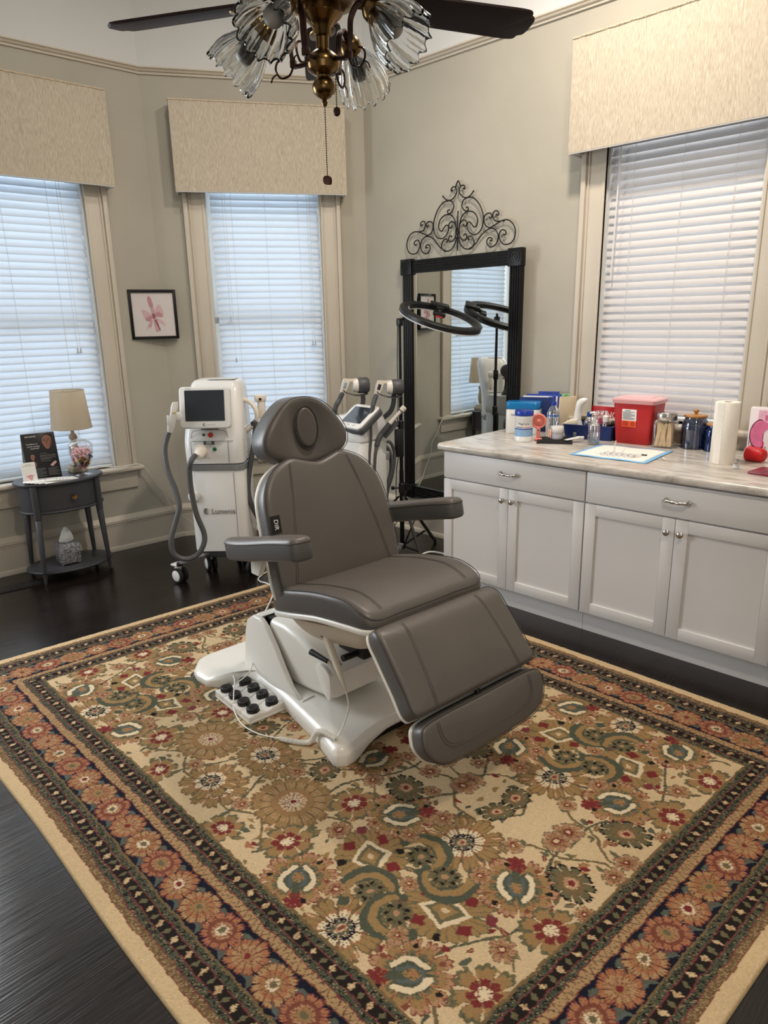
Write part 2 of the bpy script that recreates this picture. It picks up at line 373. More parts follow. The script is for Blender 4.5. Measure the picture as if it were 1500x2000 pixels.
# ---------------------------------------------------------------- cornice valances
m_linen = bpy.data.materials.new('ribbed_linen'); m_linen.use_nodes = True
nt = m_linen.node_tree; pb = nt.nodes['Principled BSDF']; L = nt.links.new
tc = nt.nodes.new('ShaderNodeTexCoord'); mp = nt.nodes.new('ShaderNodeMapping'); mp.inputs['Scale'].default_value = (420, 420, 30); L(tc.outputs['Object'], mp.inputs[0])
no = nt.nodes.new('ShaderNodeTexNoise'); no.inputs['Scale'].default_value = 1; no.inputs['Detail'].default_value = 3; L(mp.outputs[0], no.inputs[0])
cr_ = nt.nodes.new('ShaderNodeValToRGB'); cr_.color_ramp.elements[0].position = .32; cr_.color_ramp.elements[1].position = .68
cr_.color_ramp.elements[0].color = lin((170, 158, 139)); cr_.color_ramp.elements[1].color = lin((210, 199, 181)); L(no.outputs[0], cr_.inputs[0]); L(cr_.outputs[0], pb.inputs['Base Color'])
bp = nt.nodes.new('ShaderNodeBump'); bp.inputs['Strength'].default_value = .5; bp.inputs['Distance'].default_value = .002; L(no.outputs[0], bp.inputs['Height']); L(bp.outputs[0], pb.inputs['Normal'])
pb.inputs['Roughness'].default_value = .9; pb.inputs['Specular IOR Level'].default_value = .15
m_rope = mat('cream_twisted_cord', (205, 190, 165), .8, var=(60, .12))
m_lining = trans_mat('white_lining', (232, 232, 230), (232, 232, 230), .4)
def inset_open(o, d): return [(x + (d if x < 0 else -d) * (1 if abs(x) > abs(o[0][0]) - 1e-4 else 0), min(0, y + d)) for x, y in o]
def valance(fr, xc, hw, label, dep=.135):
    e = thing('window_valance', (0, 0, 0), 0, label, 'valance', 'fabric cornice valances'); e.matrix_world = fr @ T(xc, 0, 0); za, zb = 2.497, 3.055
    b = B(); n = 24
    out = [(-hw, 0), (-hw, -dep)] + [(-hw + 2 * hw * i / n, -dep - .0015 * math.sin(i * 2.1)) for i in range(1, n)] + [(hw, -dep), (hw, 0)]
    inn = [(min(max(x, -hw + .018), hw - .018), min(y + .018, 0)) for x, y in out]
    b.rings([[V((x, y, za)) for x, y in out], [V((x, y, zb)) for x, y in out], [V((x, y, zb)) for x, y in inn], [V((x, y, za + .012)) for x, y in inn]], False)
    b.b2((-hw + .01, -dep + .01, zb - .016), (hw - .01, 0, zb - .002)); b.o('fabric_box', m_linen, e, smooth=50)
    b = B(); b.rings([[V((x, y, za + q)) for x, y in inset_open(out, d)] for d, q in ((.001, .002), (.001, -.006), (.011, -.006), (.016, .012))], False)
    for s in (-1, 1): b.b2((s * hw - s * .035, -dep + .012, za + .001), (s * hw - s * .002, 0, za + .02), .004)
    b.o('lining_edge', m_lining, e)
    for ph in (0, 1):
        b = B(); pts = []
        path = [V((-hw, 0, zb + .006)), V((-hw, -dep, zb + .006)), V((hw, -dep, zb + .006)), V((hw, 0, zb + .006))]
        for i in range(3):
            d = path[i + 1] - path[i]; k = max(2, int(d.length / .004)); t = d.normalized(); sd = t.cross(V((0, 0, 1)))
            for j in range(k):
                p = path[i] + d * j / k; an = 2 * math.pi * (d.length * j / k) / .017 + ph * math.pi
                pts.append(p + (sd * math.cos(an) + V((0, 0, 1)) * math.sin(an)) * .0032)
        b.tube(pts, .0042, 5); b.o('rope_trim', m_rope, e)
    return e
valance(FL, -.985, .688, 'off-white fabric valance over the window behind the oval side table')
valance(FM, -.7615, .5965, 'off-white fabric valance crossed by the hanging fan pull chain')
valance(FR, 2.3625, .5965, 'cream fabric valance over the closed blind above the counter')

# ---------------------------------------------------------------- rug: woven pattern drawn knot by knot, one colour per knot
def make_rug():
    W, H, q = 3.24, 2.32, .0031
    nu, nv = int(W / q), int(H / q); rs = np.random.RandomState(3)
    def smooth_noise(k, amp):
        g = rs.rand(nv // k + 3, nu // k + 3)
        yi = np.arange(nv) / k; xi = np.arange(nu) / k; y0 = yi.astype(int); x0 = xi.astype(int); fy = (yi - y0)[:, None]; fx = (xi - x0)[None]
        a = g[y0][:, x0]; b_ = g[y0][:, x0 + 1]; c = g[y0 + 1][:, x0]; d = g[y0 + 1][:, x0 + 1]
        return ((a * (1 - fx) + b_ * fx) * (1 - fy) + (c * (1 - fx) + d * fx) * fy - .5) * 2 * amp
    U0, V0 = np.meshgrid((np.arange(nu) + .5) * q, (np.arange(nv) + .5) * q)
    U = U0 + smooth_noise(3, .0028) + smooth_noise(9, .0042); Vv = V0 + smooth_noise(3, .0028) + smooth_noise(9, .0042)
    C = {k: np.array(lin(v)[:3]) for k, v in dict(cream=(190, 164, 122), cream2=(202, 182, 146), navy=(24, 26, 40), rust=(154, 100, 64), rust2=(116, 64, 44), gold=(140, 110, 64), gold2=(110, 88, 54), olive=(96, 90, 62), green=(78, 82, 66), dgreen=(72, 76, 60), red=(112, 38, 38), pink=(160, 118, 84), black=(34, 29, 26), tan=(158, 130, 90), grey=(80, 88, 84), brown=(88, 64, 46), edge=(190, 162, 118), mag=(112, 50, 52), sand=(158, 124, 80)).items()}
    img = np.empty((nv, nu, 3)); img[:] = C['cream']
    img += (rs.rand(nv, nu, 1) - .5) * .03
    cu, cv = W / 2, H / 2
    def win(cx, cy, r):
        i0, i1 = max(0, int((cx - r) / q)), min(nu, int((cx + r) / q) + 2); j0, j1 = max(0, int((cy - r) / q)), min(nv, int((cy + r) / q) + 2)
        return (slice(j0, j1), slice(i0, i1)) if i1 > i0 and j1 > j0 else None
    def put(w, mask, col):
        img[w][mask] = C[col] if isinstance(col, str) else col
    def local(w, cx, cy, a):
        x, y = U[w] - cx, Vv[w] - cy; c, s = math.cos(a), math.sin(a); return x * c + y * s, -x * s + y * c
    def flower(cx, cy, rx, ry, a, n, layers, jag=.16, ph=0):
        # layers outermost first: (radius share, colour, colour of every second petal, jaggedness share)
        w = win(cx, cy, max(rx, ry) * 1.4)
        if not w: return
        x, y = local(w, cx, cy, a); th = np.arctan2(y / ry, x / rx); rho = np.hypot(x / rx, y / ry)
        saw = np.abs(((th * n / (2 * np.pi) + ph) % 1) - .5) * 2
        fine = np.abs(((th * n * 3 / (2 * np.pi)) % 1) - .5) * 2
        for sh, c1, c2, k in layers:
            edge = sh * (1 - jag * k * saw ** 4.5 - .08 * k * fine ** 2)
            m = rho < edge; put(w, m, c1)
            if c2: put(w, m & ((saw > .80) | (fine > .88)) & (rho > sh * .5), c2)
    def leaf(cx, cy, l, wd, a, c1, c2=None, bend=0):
        w = win(cx, cy, l * 1.3)
        if not w: return
        x, y = local(w, cx, cy, a); y = y - bend * ((x / l) ** 2) * l; m = np.abs(y) < wd * np.clip(1 - (x / l) ** 2, 0, 1); m &= np.abs(x) < l
        put(w, m, c1)
        if c2: put(w, m & (np.abs(y) < wd * .35 * np.clip(1 - (x / l) ** 2, 0, 1)), c2)
    def vine(pts, wd, col, col2=None):
        P = spline([(p[0], p[1], 0) for p in pts], 26)
        for i, p in enumerate(P):
            w = win(p.x, p.y, wd * 2)
            if not w: continue
            d = np.hypot(U[w] - p.x, Vv[w] - p.y); put(w, d < wd, col2 if col2 and (i // 4) % 2 else col)
    def paisley(cx, cy, r, a, flip=1):
        P = []
        for i in range(40):
            t = i / 39; an = a + flip * (-.3 + 3.9 * t); rr = r * (1.05 - .25 * t)
            P.append((cx + rr * math.cos(an), cy + rr * math.sin(an)))
        for i, p in enumerate(P):
            w = win(p[0], p[1], .05); t = i / 39; d = np.hypot(U[w] - p[0], Vv[w] - p[1])
            put(w, d < r * (.30 - .16 * abs(t - .45) * 2) * (1 + .35 * (i % 3 == 0)), 'dgreen')
        for i, p in enumerate(P[3:-4]):
            qx, qy = cx + (p[0] - cx) * .88, cy + (p[1] - cy) * .88
            w = win(qx, qy, .05); d = np.hypot(U[w] - qx, Vv[w] - qy); put(w, d < r * .15, 'gold')
        flower(cx, cy, r * .66, r * .56, a, 9, [(1, 'olive', 'gold2', 1), (.8, 'olive', 'black', 1), (.5, 'olive', None, 1), (.2, 'pink', None, 0)], .25)
        for k in range(7):
            an = k * .9 + a; leaf(cx + r * .42 * math.cos(an), cy + r * .38 * math.sin(an), .009, .006, an, 'black')
    def rosette(cx, cy, r, a):
        flower(cx, cy, r, r * .95, a, 9, [(1.08, 'gold2', 'brown', 1.2), (1, 'gold', 'gold2', 1.3), (.62, 'rust', 'gold2', 1), (.56, 'cream2', 'navy', 1.6), (.34, 'navy', 'cream', 1), (.24, 'green', None, 1), (.15, 'pink', 'cream2', 1), (.07, 'rust2', None, 0)], .3)
        for k in range(5):
            an = a + k * 1.26; leaf(cx + r * .82 * math.cos(an), cy + r * .8 * math.sin(an), r * .14, r * .06, an, 'rust', 'cream')
    def palmette(cx, cy, r, a):
        flower(cx, cy, r, r * 1.02, a, 11, [(1.06, 'rust2', None, 1.3), (1, 'pink', 'rust2', 1.3), (.86, 'gold', 'rust', 1.2), (.66, 'olive', 'gold', 1), (.55, 'dgreen', None, 1)], .24)
        c, s = math.cos(a), math.sin(a)
        for sd in (-1, 1):
            vine([(cx + c * r * (.42 - .9 * t) - s * sd * r * (.16 + .26 * math.sin(3 * t)), cy + s * r * (.42 - .9 * t) + c * sd * r * (.16 + .26 * math.sin(3 * t))) for t in (0, .3, .6, .9)], .0085, 'cream2', 'cream2')
            vine([(cx + c * r * (.3 - .7 * t) - s * sd * r * (.06 + .12 * math.sin(3 * t)), cy + s * r * (.3 - .7 * t) + c * sd * r * (.06 + .12 * math.sin(3 * t))) for t in (0, .4, .8)], .006, 'grey')
        flower(cx + c * r * .05, cy + s * r * .05, r * .2, r * .16, a, 6, [(1, 'gold', 'brown', 1), (.4, 'rust', None, 1)])
        flower(cx - c * r * .78, cy - s * r * .78, r * .3, r * .26, a, 7, [(1, 'red', 'rust2', 1.4), (.4, 'red', None, 1)], .4)
        for k in range(6):
            an = a + k * 1.05 + .3; leaf(cx + r * .8 * math.cos(an), cy + r * .8 * math.sin(an), .011, .008, an, 'black' if k % 2 else 'rust2')
    def medallion(cx, cy, r, a):
        flower(cx, cy, r * 1.05, r * .86, a, 8, [(1.04, 'olive', 'brown', 1.2), (1, 'gold', 'olive', 1.1), (.72, 'gold', 'gold2', 1)], .2)
        w = win(cx, cy, r * 1.1); x, y = local(w, cx, cy, a); m = np.abs(x) / (r * .62) + np.abs(y) / (r * .5); put(w, m < 1, 'cream2'); put(w, m < .74, 'olive'); put(w, m < .5, 'gold'); put(w, m < .2, 'cream')
        for sx in (-1, 1):
            for sy in (-1, 1):
                px, py = sx * r * .5, sy * r * .42; put(w, (np.abs(x - px) < r * .15) & (np.abs(y - py) < r * .13), 'red')
            put(w, (np.abs(x - sx * r * 1.0) < r * .12) & (np.abs(y) < r * .13), 'mag'); put(w, (np.abs(x) < r * .09) & (np.abs(y - sx * r * .72) < r * .1), 'black')
    def round_rosette(cx, cy, r, a):
        flower(cx, cy, r, r * .92, a, 16, [(1.04, 'gold2', 'rust', 1.0), (.96, 'gold', 'gold2', .8), (.78, 'sand', 'gold2', .8), (.56, 'gold', 'rust', .8), (.36, 'cream', 'mag', 1.4), (.2, 'cream2', 'red', 1), (.08, 'red', None, 0)], .14)
    def dark_rosette(cx, cy, r, a):
        flower(cx, cy, r, r * .78, a, 10, [(1.05, 'black', None, 1.4), (.92, 'olive', 'dgreen', 1.3), (.66, 'gold2', 'olive', 1), (.34, 'pink', 'cream', 1), (.14, 'red', None, 0)], .3)
    def bloom(cx, cy, r, a):
        flower(cx, cy, r * .86, r * .78, a, 7, [(1, 'olive', None, 1.2), (.9, 'pink', 'rust2', 1.2), (.55, 'gold', 'red', 1), (.3, 'red', None, 1), (.14, 'cream', None, 0)], .35)
    def spray(cx, cy, r, a):
        flower(cx, cy, r, r * 1.1, a, 7, [(1, 'olive', 'dgreen', 1.4), (.85, 'gold', 'rust', 1.3), (.5, 'red', 'rust2', 1.2), (.25, 'cream2', 'red', 1)], .42)
    # vines, leaves and motifs of one quarter, mirrored to all four
    mot = [(.80, .24, 'r', .125, 1.57), (.80, .72, 'r', .12, 1.57), (.03, .40, 'r', .105, .4), (.03, .63, 'r', .105, 1.2), (.27, .49, 'o', .145, 0), (0, 0, 'm', .13, 0),
           (.65, .48, 'm', .125, .5), (.95, .48, 'm', .125, -.5), (.57, .28, 'p', .115, 2.2), (1.03, .27, 'p', .115, .9), (.57, .69, 'p', .11, 3.9), (1.03, .69, 'p', .11, 5.4), (.27, .13, 'p', .105, 1.57),
           (.755, .375, 'y', .078, 3.6), (.865, .385, 'y', .078, 5.6), (.755, .575, 'y', .078, 2.2), (.865, .58, 'y', .078, .6),
           (.48, .17, 'd', .08, .3), (1.13, .15, 'd', .08, .4), (.20, .30, 'd', .07, .9), (1.19, .33, 's', .085, .5), (1.19, .60, 's', .085, 0), (.42, .35, 's', .085, 2.6), (.42, .62, 's', .085, 3.6), (.22, .73, 's', .07, 1.2),
           (.61, .02, 'b', .062, 0), (1.0, .03, 'b', .062, 1), (.47, .04, 'b', .05, .5), (.78, .05, 'd', .06, 2), (1.2, .04, 'b', .05, 1), (.49, .47, 'b', .052, 1), (.68, .20, 'b', .05, .4), (.93, .31, 'b', .045, 1), (.12, .20, 'b', .05, 0), (.37, .22, 'b', .048, 2), (.66, .33, 'b', .045, .2), (1.14, .47, 'b', .05, .9), (.16, .62, 'b', .045, .3), (.68, .64, 'b', .042, 1), (.92, .63, 'b', .042, 1), (.81, .48, 'b', .04, 0), (.14, .38, 'b', .042, 1), (1.22, .22, 'b', .04, 1), (.92, .14, 'b', .042, .5), (.35, .03, 'b', .045, .5), (.56, .12, 'b', .04, .2)]
    F = dict(o=round_rosette, m=medallion, p=palmette, r=rosette, d=dark_rosette, b=bloom, s=spray)
    R2 = random.Random(11)
    lv = [(R2.uniform(.02, 1.22), R2.uniform(.02, .76), R2.uniform(.012, .024), R2.uniform(0, 6.28), R2.choice(['olive', 'dgreen', 'gold', 'gold2', 'red', 'green', 'olive', 'rust'])) for _ in range(330)]
    for sx in (1, -1):
        for sy in (1, -1):
            X = lambda x: cu + sx * x
            Y = lambda y: cv + sy * y
            for k, (y0, am, ph) in enumerate(((.10, .07, 0), (.30, .09, 1.5), (.52, .08, .6), (.68, .05, 2.4))):
                vine([(X(x), Y(y0 + am * math.sin(x * 9.5 + ph) + .02 * math.sin(x * 31 + k))) for x in np.arange(0, 1.23, .04)], .0046, 'olive', 'gold2')
            for k in range(5):
                x0 = .12 + k * .24; vine([(X(x0 + .05 * math.sin(y * 11 + k)), Y(y)) for y in np.arange(0, .76, .06)], .0048, 'dgreen', 'olive')
            for x, y, l, a, c in lv:
                leaf(X(x), Y(y), l, l * .45, (a if sx > 0 else math.pi - a) * sy, c, None if R2.random() < .5 else 'gold', .3)
            for x, y, k, r, a in mot:
                if (x == 0 and sx < 0) or (y == 0 and sy < 0): continue
                aa = a if sx > 0 else math.pi - a; aa *= sy
                if k == 'y': paisley(X(x), Y(y), r, aa, sx * sy)
                else: F[k](X(x), Y(y), r, aa)
    # borders
    d = np.minimum(np.minimum(U, W - U), np.minimum(Vv, H - Vv)); de = np.minimum(np.minimum(U0, W - U0), np.minimum(V0, H - V0))
    t = np.where(np.minimum(U, W - U) < np.minimum(Vv, H - Vv), Vv - cv, U - cu)
    def band(a, b, col): img[(d >= a) & (d < b)] = C[col]
    sp = rs.rand(nv, nu)
    bands = [(0, .047, 'edge'), (.047, .050, 'rust2'), (.050, .070, 'gold2'), (.070, .073, 'mag'), (.073, .093, 'dgreen'), (.093, .096, 'mag'), (.096, .126, 'black'), (.126, .129, 'mag'), (.129, .149, 'dgreen'), (.149, .155, 'gold2'), (.155, .274, 'navy'),
             (.274, .277, 'rust2'), (.277, .303, 'sand'), (.303, .306, 'mag'), (.306, .325, 'dgreen'), (.325, .328, 'mag'), (.328, .358, 'black'), (.358, .361, 'mag'), (.361, .381, 'dgreen'), (.381, .389, 'gold2')]
    for a, b_, c in bands: band(a, b_, c)
    zig = np.abs((t / .022 + np.where((np.floor(t / .022) % 2) == 0, 0, 0)) % 1 - .5)
    for a, b_ in ((.050, .070), (.277, .303)):
        m = (d >= a) & (d < b_); s_ = (d - a) / (b_ - a); mm = m & (np.abs(s_ - zig * 2) < .14); img[mm] = C['brown']
        img[m & (sp < .18)] = C['tan']
    for a, b_ in ((.073, .093), (.129, .149), (.306, .325), (.361, .381)):
        m = (d >= a) & (d < b_); img[m & (sp < .22)] = C['black']; img[m & (sp > .86)] = C['olive']; img[m & (sp > .955)] = C['tan']
        m2 = m & (np.abs(((t / .03) % 1) - .5) < .16) & (np.abs(d - (a + b_) / 2) < .006); img[m2 & (sp < .7)] = C['black']
    for a, b_ in ((.096, .126), (.328, .358)):
        dm = (a + b_) / 2; m = (d >= a) & (d < b_); p = t / .036; f = (p % 1) - .5; k = np.floor(p).astype(int)
        shp = np.abs(f + (d - dm) * 6 * np.where(k % 2 == 0, 1, -1)) / np.where(k % 2 == 0, .30, .26) + np.abs(d - dm) / .0145
        img[m & (shp < 1) & (k % 2 == 0)] = C['cream']; img[m & (shp < 1) & (k % 2 == 1)] = C['olive']; img[m & (shp < .4) & (k % 4 == 0)] = C['pink']; img[m & (np.abs(shp - .75) < .1) & (k % 2 == 0)] = C['gold']
    dm = .2145
    def bflower(x, y, a, k):
        pal = [('rust2', 'rust', 'sand', 'pink'), ('rust2', 'sand', 'rust', 'gold'), ('mag', 'rust', 'rust2', 'pink')][k % 3]
        flower(x, y, .055, .063 if k % 3 else .057, a, 12, [(1.08, pal[0], None, 1.3), (1, pal[1], pal[0], 1.3), (.72, pal[2], 'rust2', 1.2), (.5, pal[3], 'rust2', 1), (.34, 'cream2' if k % 2 else 'gold', 'rust', 1), (.17, 'red' if k % 3 == 0 else 'olive', None, 0)], .19)
    for side in range(4):
        Ln = (W if side % 2 == 0 else H) - 2 * dm; n = round(Ln / .116); st = Ln / n
        for i in range(n):
            s_ = dm + i * st
            def at(s_, dd): return [(s_, dd), (W - dd, s_), (W - s_, H - dd), (dd, H - s_)][side]
            ang = [math.pi / 2, math.pi, -math.pi / 2, 0][side]
            x, y = at(s_ + st / 2, dm - .034); leaf(x, y, .030, .011, ang + 1.2, 'grey', 'green', .7); x, y = at(s_ + st / 2 + .012, dm - .022); leaf(x, y, .012, .0035, ang + .6, 'cream2')
            x, y = at(s_ + st / 2, dm + .036); leaf(x, y, .028, .010, ang - 1.0, 'green', 'grey', -.7); x, y = at(s_ + st / 2 - .01, dm + .024); leaf(x, y, .011, .0032, ang - .5, 'cream2')
            x, y = at(s_ + st / 2, dm + .005); leaf(x, y, .014, .010, ang, 'gold')
            x, y = at(s_, dm); bflower(x, y, ang + .25 * (-1) ** i, i + side)
    img[de < .0] = C['edge']
    img *= (1 + (rs.rand(nv, nu, 1) - .5) * .22) * (1 + smooth_noise(40, .05)[..., None])
    lum = img @ np.array([.2126, .7152, .0722]); img = (lum[..., None] + (img - lum[..., None]) * .86) * .96
    # mesh: a grid of knots, corners of the real (slightly skewed) rug, pile roughness in the height
    P00, P10, P11, P01 = (np.array(p) for p in ((-3.622, .602), (-.392, .535), (-.200, 2.875), (-3.390, 2.912)))
    a = (U0 / W)[..., None]; b_ = (V0 / H)[..., None]
    a = (a - a.min()) / (a.max() - a.min()); b_ = (b_ - b_.min()) / (b_.max() - b_.min())
    XY = P00 * (1 - a) * (1 - b_) + P10 * a * (1 - b_) + P11 * a * b_ + P01 * (1 - a) * b_
    XY[..., 1] += .004 * np.sin(XY[..., 0] * 5) * (1 - b_[..., 0]) + .005 * np.sin(XY[..., 0] * 3.1) * b_[..., 0]
    z = .0105 + rs.rand(nv, nu) * .0021 + smooth_noise(6, .0006); z *= np.clip(de / .006, .25, 1)
    co = np.concatenate([XY, z[..., None]], -1).reshape(-1, 3)
    idx = np.arange(nu * nv).reshape(nv, nu); fa = np.stack([idx[:-1, :-1], idx[:-1, 1:], idx[1:, 1:], idx[1:, :-1]], -1).reshape(-1, 4)
    rim = np.concatenate([idx[0, :], idx[1:, -1], idx[-1, -2::-1], idx[-2:0:-1, 0]]); nb = len(co)
    low = co[rim].copy(); low[:, 2] = .0005; co = np.concatenate([co, low]); j = np.arange(len(rim)); j2 = (j + 1) % len(rim)
    fa = np.concatenate([fa, np.stack([rim[j], nb + j, nb + j2, rim[j2]], -1)])
    me = bpy.data.meshes.new('persian_rug'); me.vertices.add(len(co)); me.vertices.foreach_set('co', co.ravel().astype(np.float32))
    me.loops.add(fa.size); me.loops.foreach_set('vertex_index', fa.ravel().astype(np.int32)); me.polygons.add(len(fa)); me.polygons.foreach_set('loop_start', np.arange(len(fa), dtype=np.int32) * 4)
    me.update(calc_edges=True)
    cols = np.concatenate([img.reshape(-1, 3), np.tile(C['edge'], (len(rim), 1))]); cols = np.concatenate([np.clip(cols, 0, 1), np.ones((len(cols), 1))], 1)
    at = me.color_attributes.new('knots', 'FLOAT_COLOR', 'POINT'); at.data.foreach_set('color', cols.ravel().astype(np.float32))
    m = bpy.data.materials.new('rug_pile'); m.use_nodes = True; nt = m.node_tree; pb = nt.nodes['Principled BSDF']
    ca = nt.nodes.new('ShaderNodeVertexColor'); ca.layer_name = 'knots'; nt.links.new(ca.outputs[0], pb.inputs['Base Color']); pb.inputs['Roughness'].default_value = .95; pb.inputs['Specular IOR Level'].default_value = .1
    me.materials.append(m); o = bpy.data.objects.new('persian_rug', me); COL.objects.link(o)
    tag(o, 'large cream floral rug with navy flowered border on dark wooden floor', 'rug')
make_rug()

# ---------------------------------------------------------------- treatment chair
def lth(name, c):
    return mat(name, c, .40, spec=.45, bump=(220, .10, .0006), var=(5, .05))
m_lea = lth('taupe_leather', (89, 84, 80)); m_leas = lth('taupe_leather_boxing', (86, 85, 84)); m_seam = mat('dark_seam', (60, 56, 52), .8, var=(50, .05))
m_base = mat('white_moulded_plastic', (222, 218, 210), .33, coat=.15, var=(4, .015))
m_beige = mat('cream_moulded_plastic', (206, 196, 180), .4, var=(4, .02))
CF = T(-1.851, 1.788, 0) @ R(-5)
chair = thing('treatment_chair', (-1.851, 1.788, 0), -5, 'grey leather medical treatment chair with white base on the patterned rug', 'treatment chair')
def curve_fn(pts, n=10):
    P = [(p.x, p.y) for p in spline(pts, n)]; S = [0]
    for i in range(1, len(P)): S.append(S[-1] + math.hypot(P[i][0] - P[i - 1][0], P[i][1] - P[i - 1][1]))
    def f(t, h, w):
        # t along the curve (m), h above it, w sideways
        t = min(max(t, -.2), S[-1] + .2); i = 0
        while i < len(S) - 2 and S[i + 1] < t: i += 1
        d = S[i + 1] - S[i]; k = (t - S[i]) / d; a, b = P[i], P[i + 1]
        x, z = a[0] + (b[0] - a[0]) * k, a[1] + (b[1] - a[1]) * k; tx, tz = (b[0] - a[0]) / d, (b[1] - a[1]) / d
        return (x - tz * h, w, z + tx * h)
    return f, S[-1]
def dens(o, st=.02):
    out = []
    for i in range(len(o)):
        a, b = o[i], o[(i + 1) % len(o)]; n = max(1, int(math.hypot(b[0] - a[0], b[1] - a[1]) / st))
        out += [(a[0] + (b[0] - a[0]) * k / n, a[1] + (b[1] - a[1]) * k / n) for k in range(n)]
    return out
def cushion(name, out, h0, h1, f, r=.018, crown=.008, parent=chair, label=None, seams=(), board=None, piping=True, dome=None):
    # out: outline (t, w); crowned top; boxing on the sides in the darker leather
    o = dens(out); n = len(o); ct = sum(p[0] for p in o) / n; cw = sum(p[1] for p in o) / n
    b = B(); rs = []; top = lambda p: h1 + (dome(p) if dome else 0)
    P = lambda q, h: V(f(q[0], h, q[1]))
    b.mi = 1
    rs = [[P(q, h0) for q in inset(o, .004)], [P(q, h0 + .006) for q in o], [P(q, top(q) - r) for q in o]]
    b.rings(rs, cap1=False); b.mi = 0
    rs = [[P(q, top(q) - r) for q in o]]
    for k in range(1, 6):
        a = math.pi / 2 * k / 5; rs.append([P(q, top(q) - r + r * math.sin(a)) for q in inset(o, r * (1 - math.cos(a)))])
    base = inset(o, r); prev = base
    for k in range(1, 7):
        g = k / 7; ring = [((p[0] - ct) * (1 - g) + ct, (p[1] - cw) * (1 - g) + cw) for p in base]
        rs.append([P(q, top(q) + crown * (1 - (1 - g) ** 2)) for q in ring])
    b.rings(rs, cap0=False)
    ob = b.o(name, [m_lea, m_leas], parent, 60, label, weld=.0005)
    if piping:
        b = B(); pts = [P(q, top(q) - r * .25) for q in inset(o, r * .06)]; b.tube(pts, .0016, 6, True); b.o('piping', m_seam, ob)
    if seams:
        for sm in seams:
            b = B(); b.tube([P(q, top(q) + crown * .55 + .0002) for q in sm], .0007, 5); b.o('stitched_seam', m_seam, ob)
    if board:
        bb = B(); h2, h3, gr, mt, nm = board; bb.prism(inset(o, -gr), h2, h3, lambda t, w, h: f(t, h, w), .006, 2); bb.o(nm, mt, parent, 50)
    return ob
def srf(f, pts, h): return [V(f(t, h, w)) for t, w in pts]

# seat
fs, Ls = curve_fn([(-.235, .512), (-.10, .545), (.08, .588), (.25, .610), (.36, .618)])
so = sp2([(.00, -.20), (.0, -.285), (.10, -.302), (.30, -.302), (.48, -.298), (.598, -.272), (.603, -.12), (.603, .12), (.598, .272), (.48, .298), (.30, .302), (.10, .302), (.0, .285), (.0, .20)], 5)
def sdome(q):
    t = q[0]; d = .0
    if t > .44: d -= ((t - .44) / .16) ** 2 * .052
    if t < .12: d -= ((.12 - t) / .12) ** 2 * .045
    return d + .010 * min(1, abs(q[1]) / .29) ** 3
seamL = lambda s: [(t, s * (.205 + .03 * (1 - t / .6))) for t in [x * .02 for x in range(4, 30)]]
cushion('seat_cushion', so, .0, .088, fs, .03, .006, seams=(seamL(1), seamL(-1), [(t, w * 1.035) for t, w in seamL(1)], [(t, w * 1.035) for t, w in seamL(-1)]), dome=sdome, board=(-.022, .0, .004, m_base, 'seat_board'))
# back
fb, Lb = curve_fn([(-.205, .545), (-.222, .62), (-.262, .76), (-.325, .93), (-.385, 1.06), (-.42, 1.13)])
bo = sp2([(0, 0), (0, -.20), (.012, -.285), (.06, -.305), (.20, -.306), (.33, -.300), (.425, -.283), (.495, -.235), (.536, -.165), (.548, -.115), (.532, -.06), (.518, 0), (.532, .06), (.548, .115), (.536, .165), (.495, .235), (.425, .283), (.33, .300), (.20, .306), (.06, .305), (.012, .285), (0, .20)], 4)
# h grows to the front: the curve runs upward, so front is minus h
fbk = lambda t, h, w: fb(t, -h, w)
sb = lambda s: [(t, s * (.248 - .115 * t / .55)) for t in [x * .02 for x in range(1, 27)]]
back = cushion('backrest_cushion', bo, .012, .085, fbk, .026, .006, seams=(sb(1), sb(-1), [(t, w * 1.04) for t, w in sb(1)], [(t, w * 1.04) for t, w in sb(-1)]), board=(-.004, .014, .004, m_base, 'backrest_shell'))
b = B(); c = [V(fbk(t, h, w)) for t, h, w in ((.330, .068, -.306), (.330, .050, -.309), (.265, .050, -.311), (.265, .068, -.309))]
nrm = (V(fbk(.3, .0853, -.255)));
b.rings([[V(fbk(t, .083, w)) for t, w in ((.338, -.292), (.338, -.250), (.272, -.256), (.272, -.298))], [V(fbk(t, .0885, w)) for t, w in ((.338, -.292), (.338, -.250), (.272, -.256), (.272, -.298))]])
lab = b.o('fabric_label', m_black, back, 0, 'small black woven label')
p0 = V(fbk(.304, .0892, -.274)); tx = (V(fbk(.27, .0892, -.278)) - p0).normalized(); tw = (V(fbk(.304, .0892, -.25)) - p0).normalized(); nz = tx.cross(tw).normalized(); tw = nz.cross(tx)
text('DIR', .026, m_plw, lab, MX(((tx.x, tw.x, nz.x, p0.x), (tx.y, tw.y, nz.y, p0.y), (tx.z, tw.z, nz.z, p0.z), (0, 0, 0, 1))), 'label_lettering')
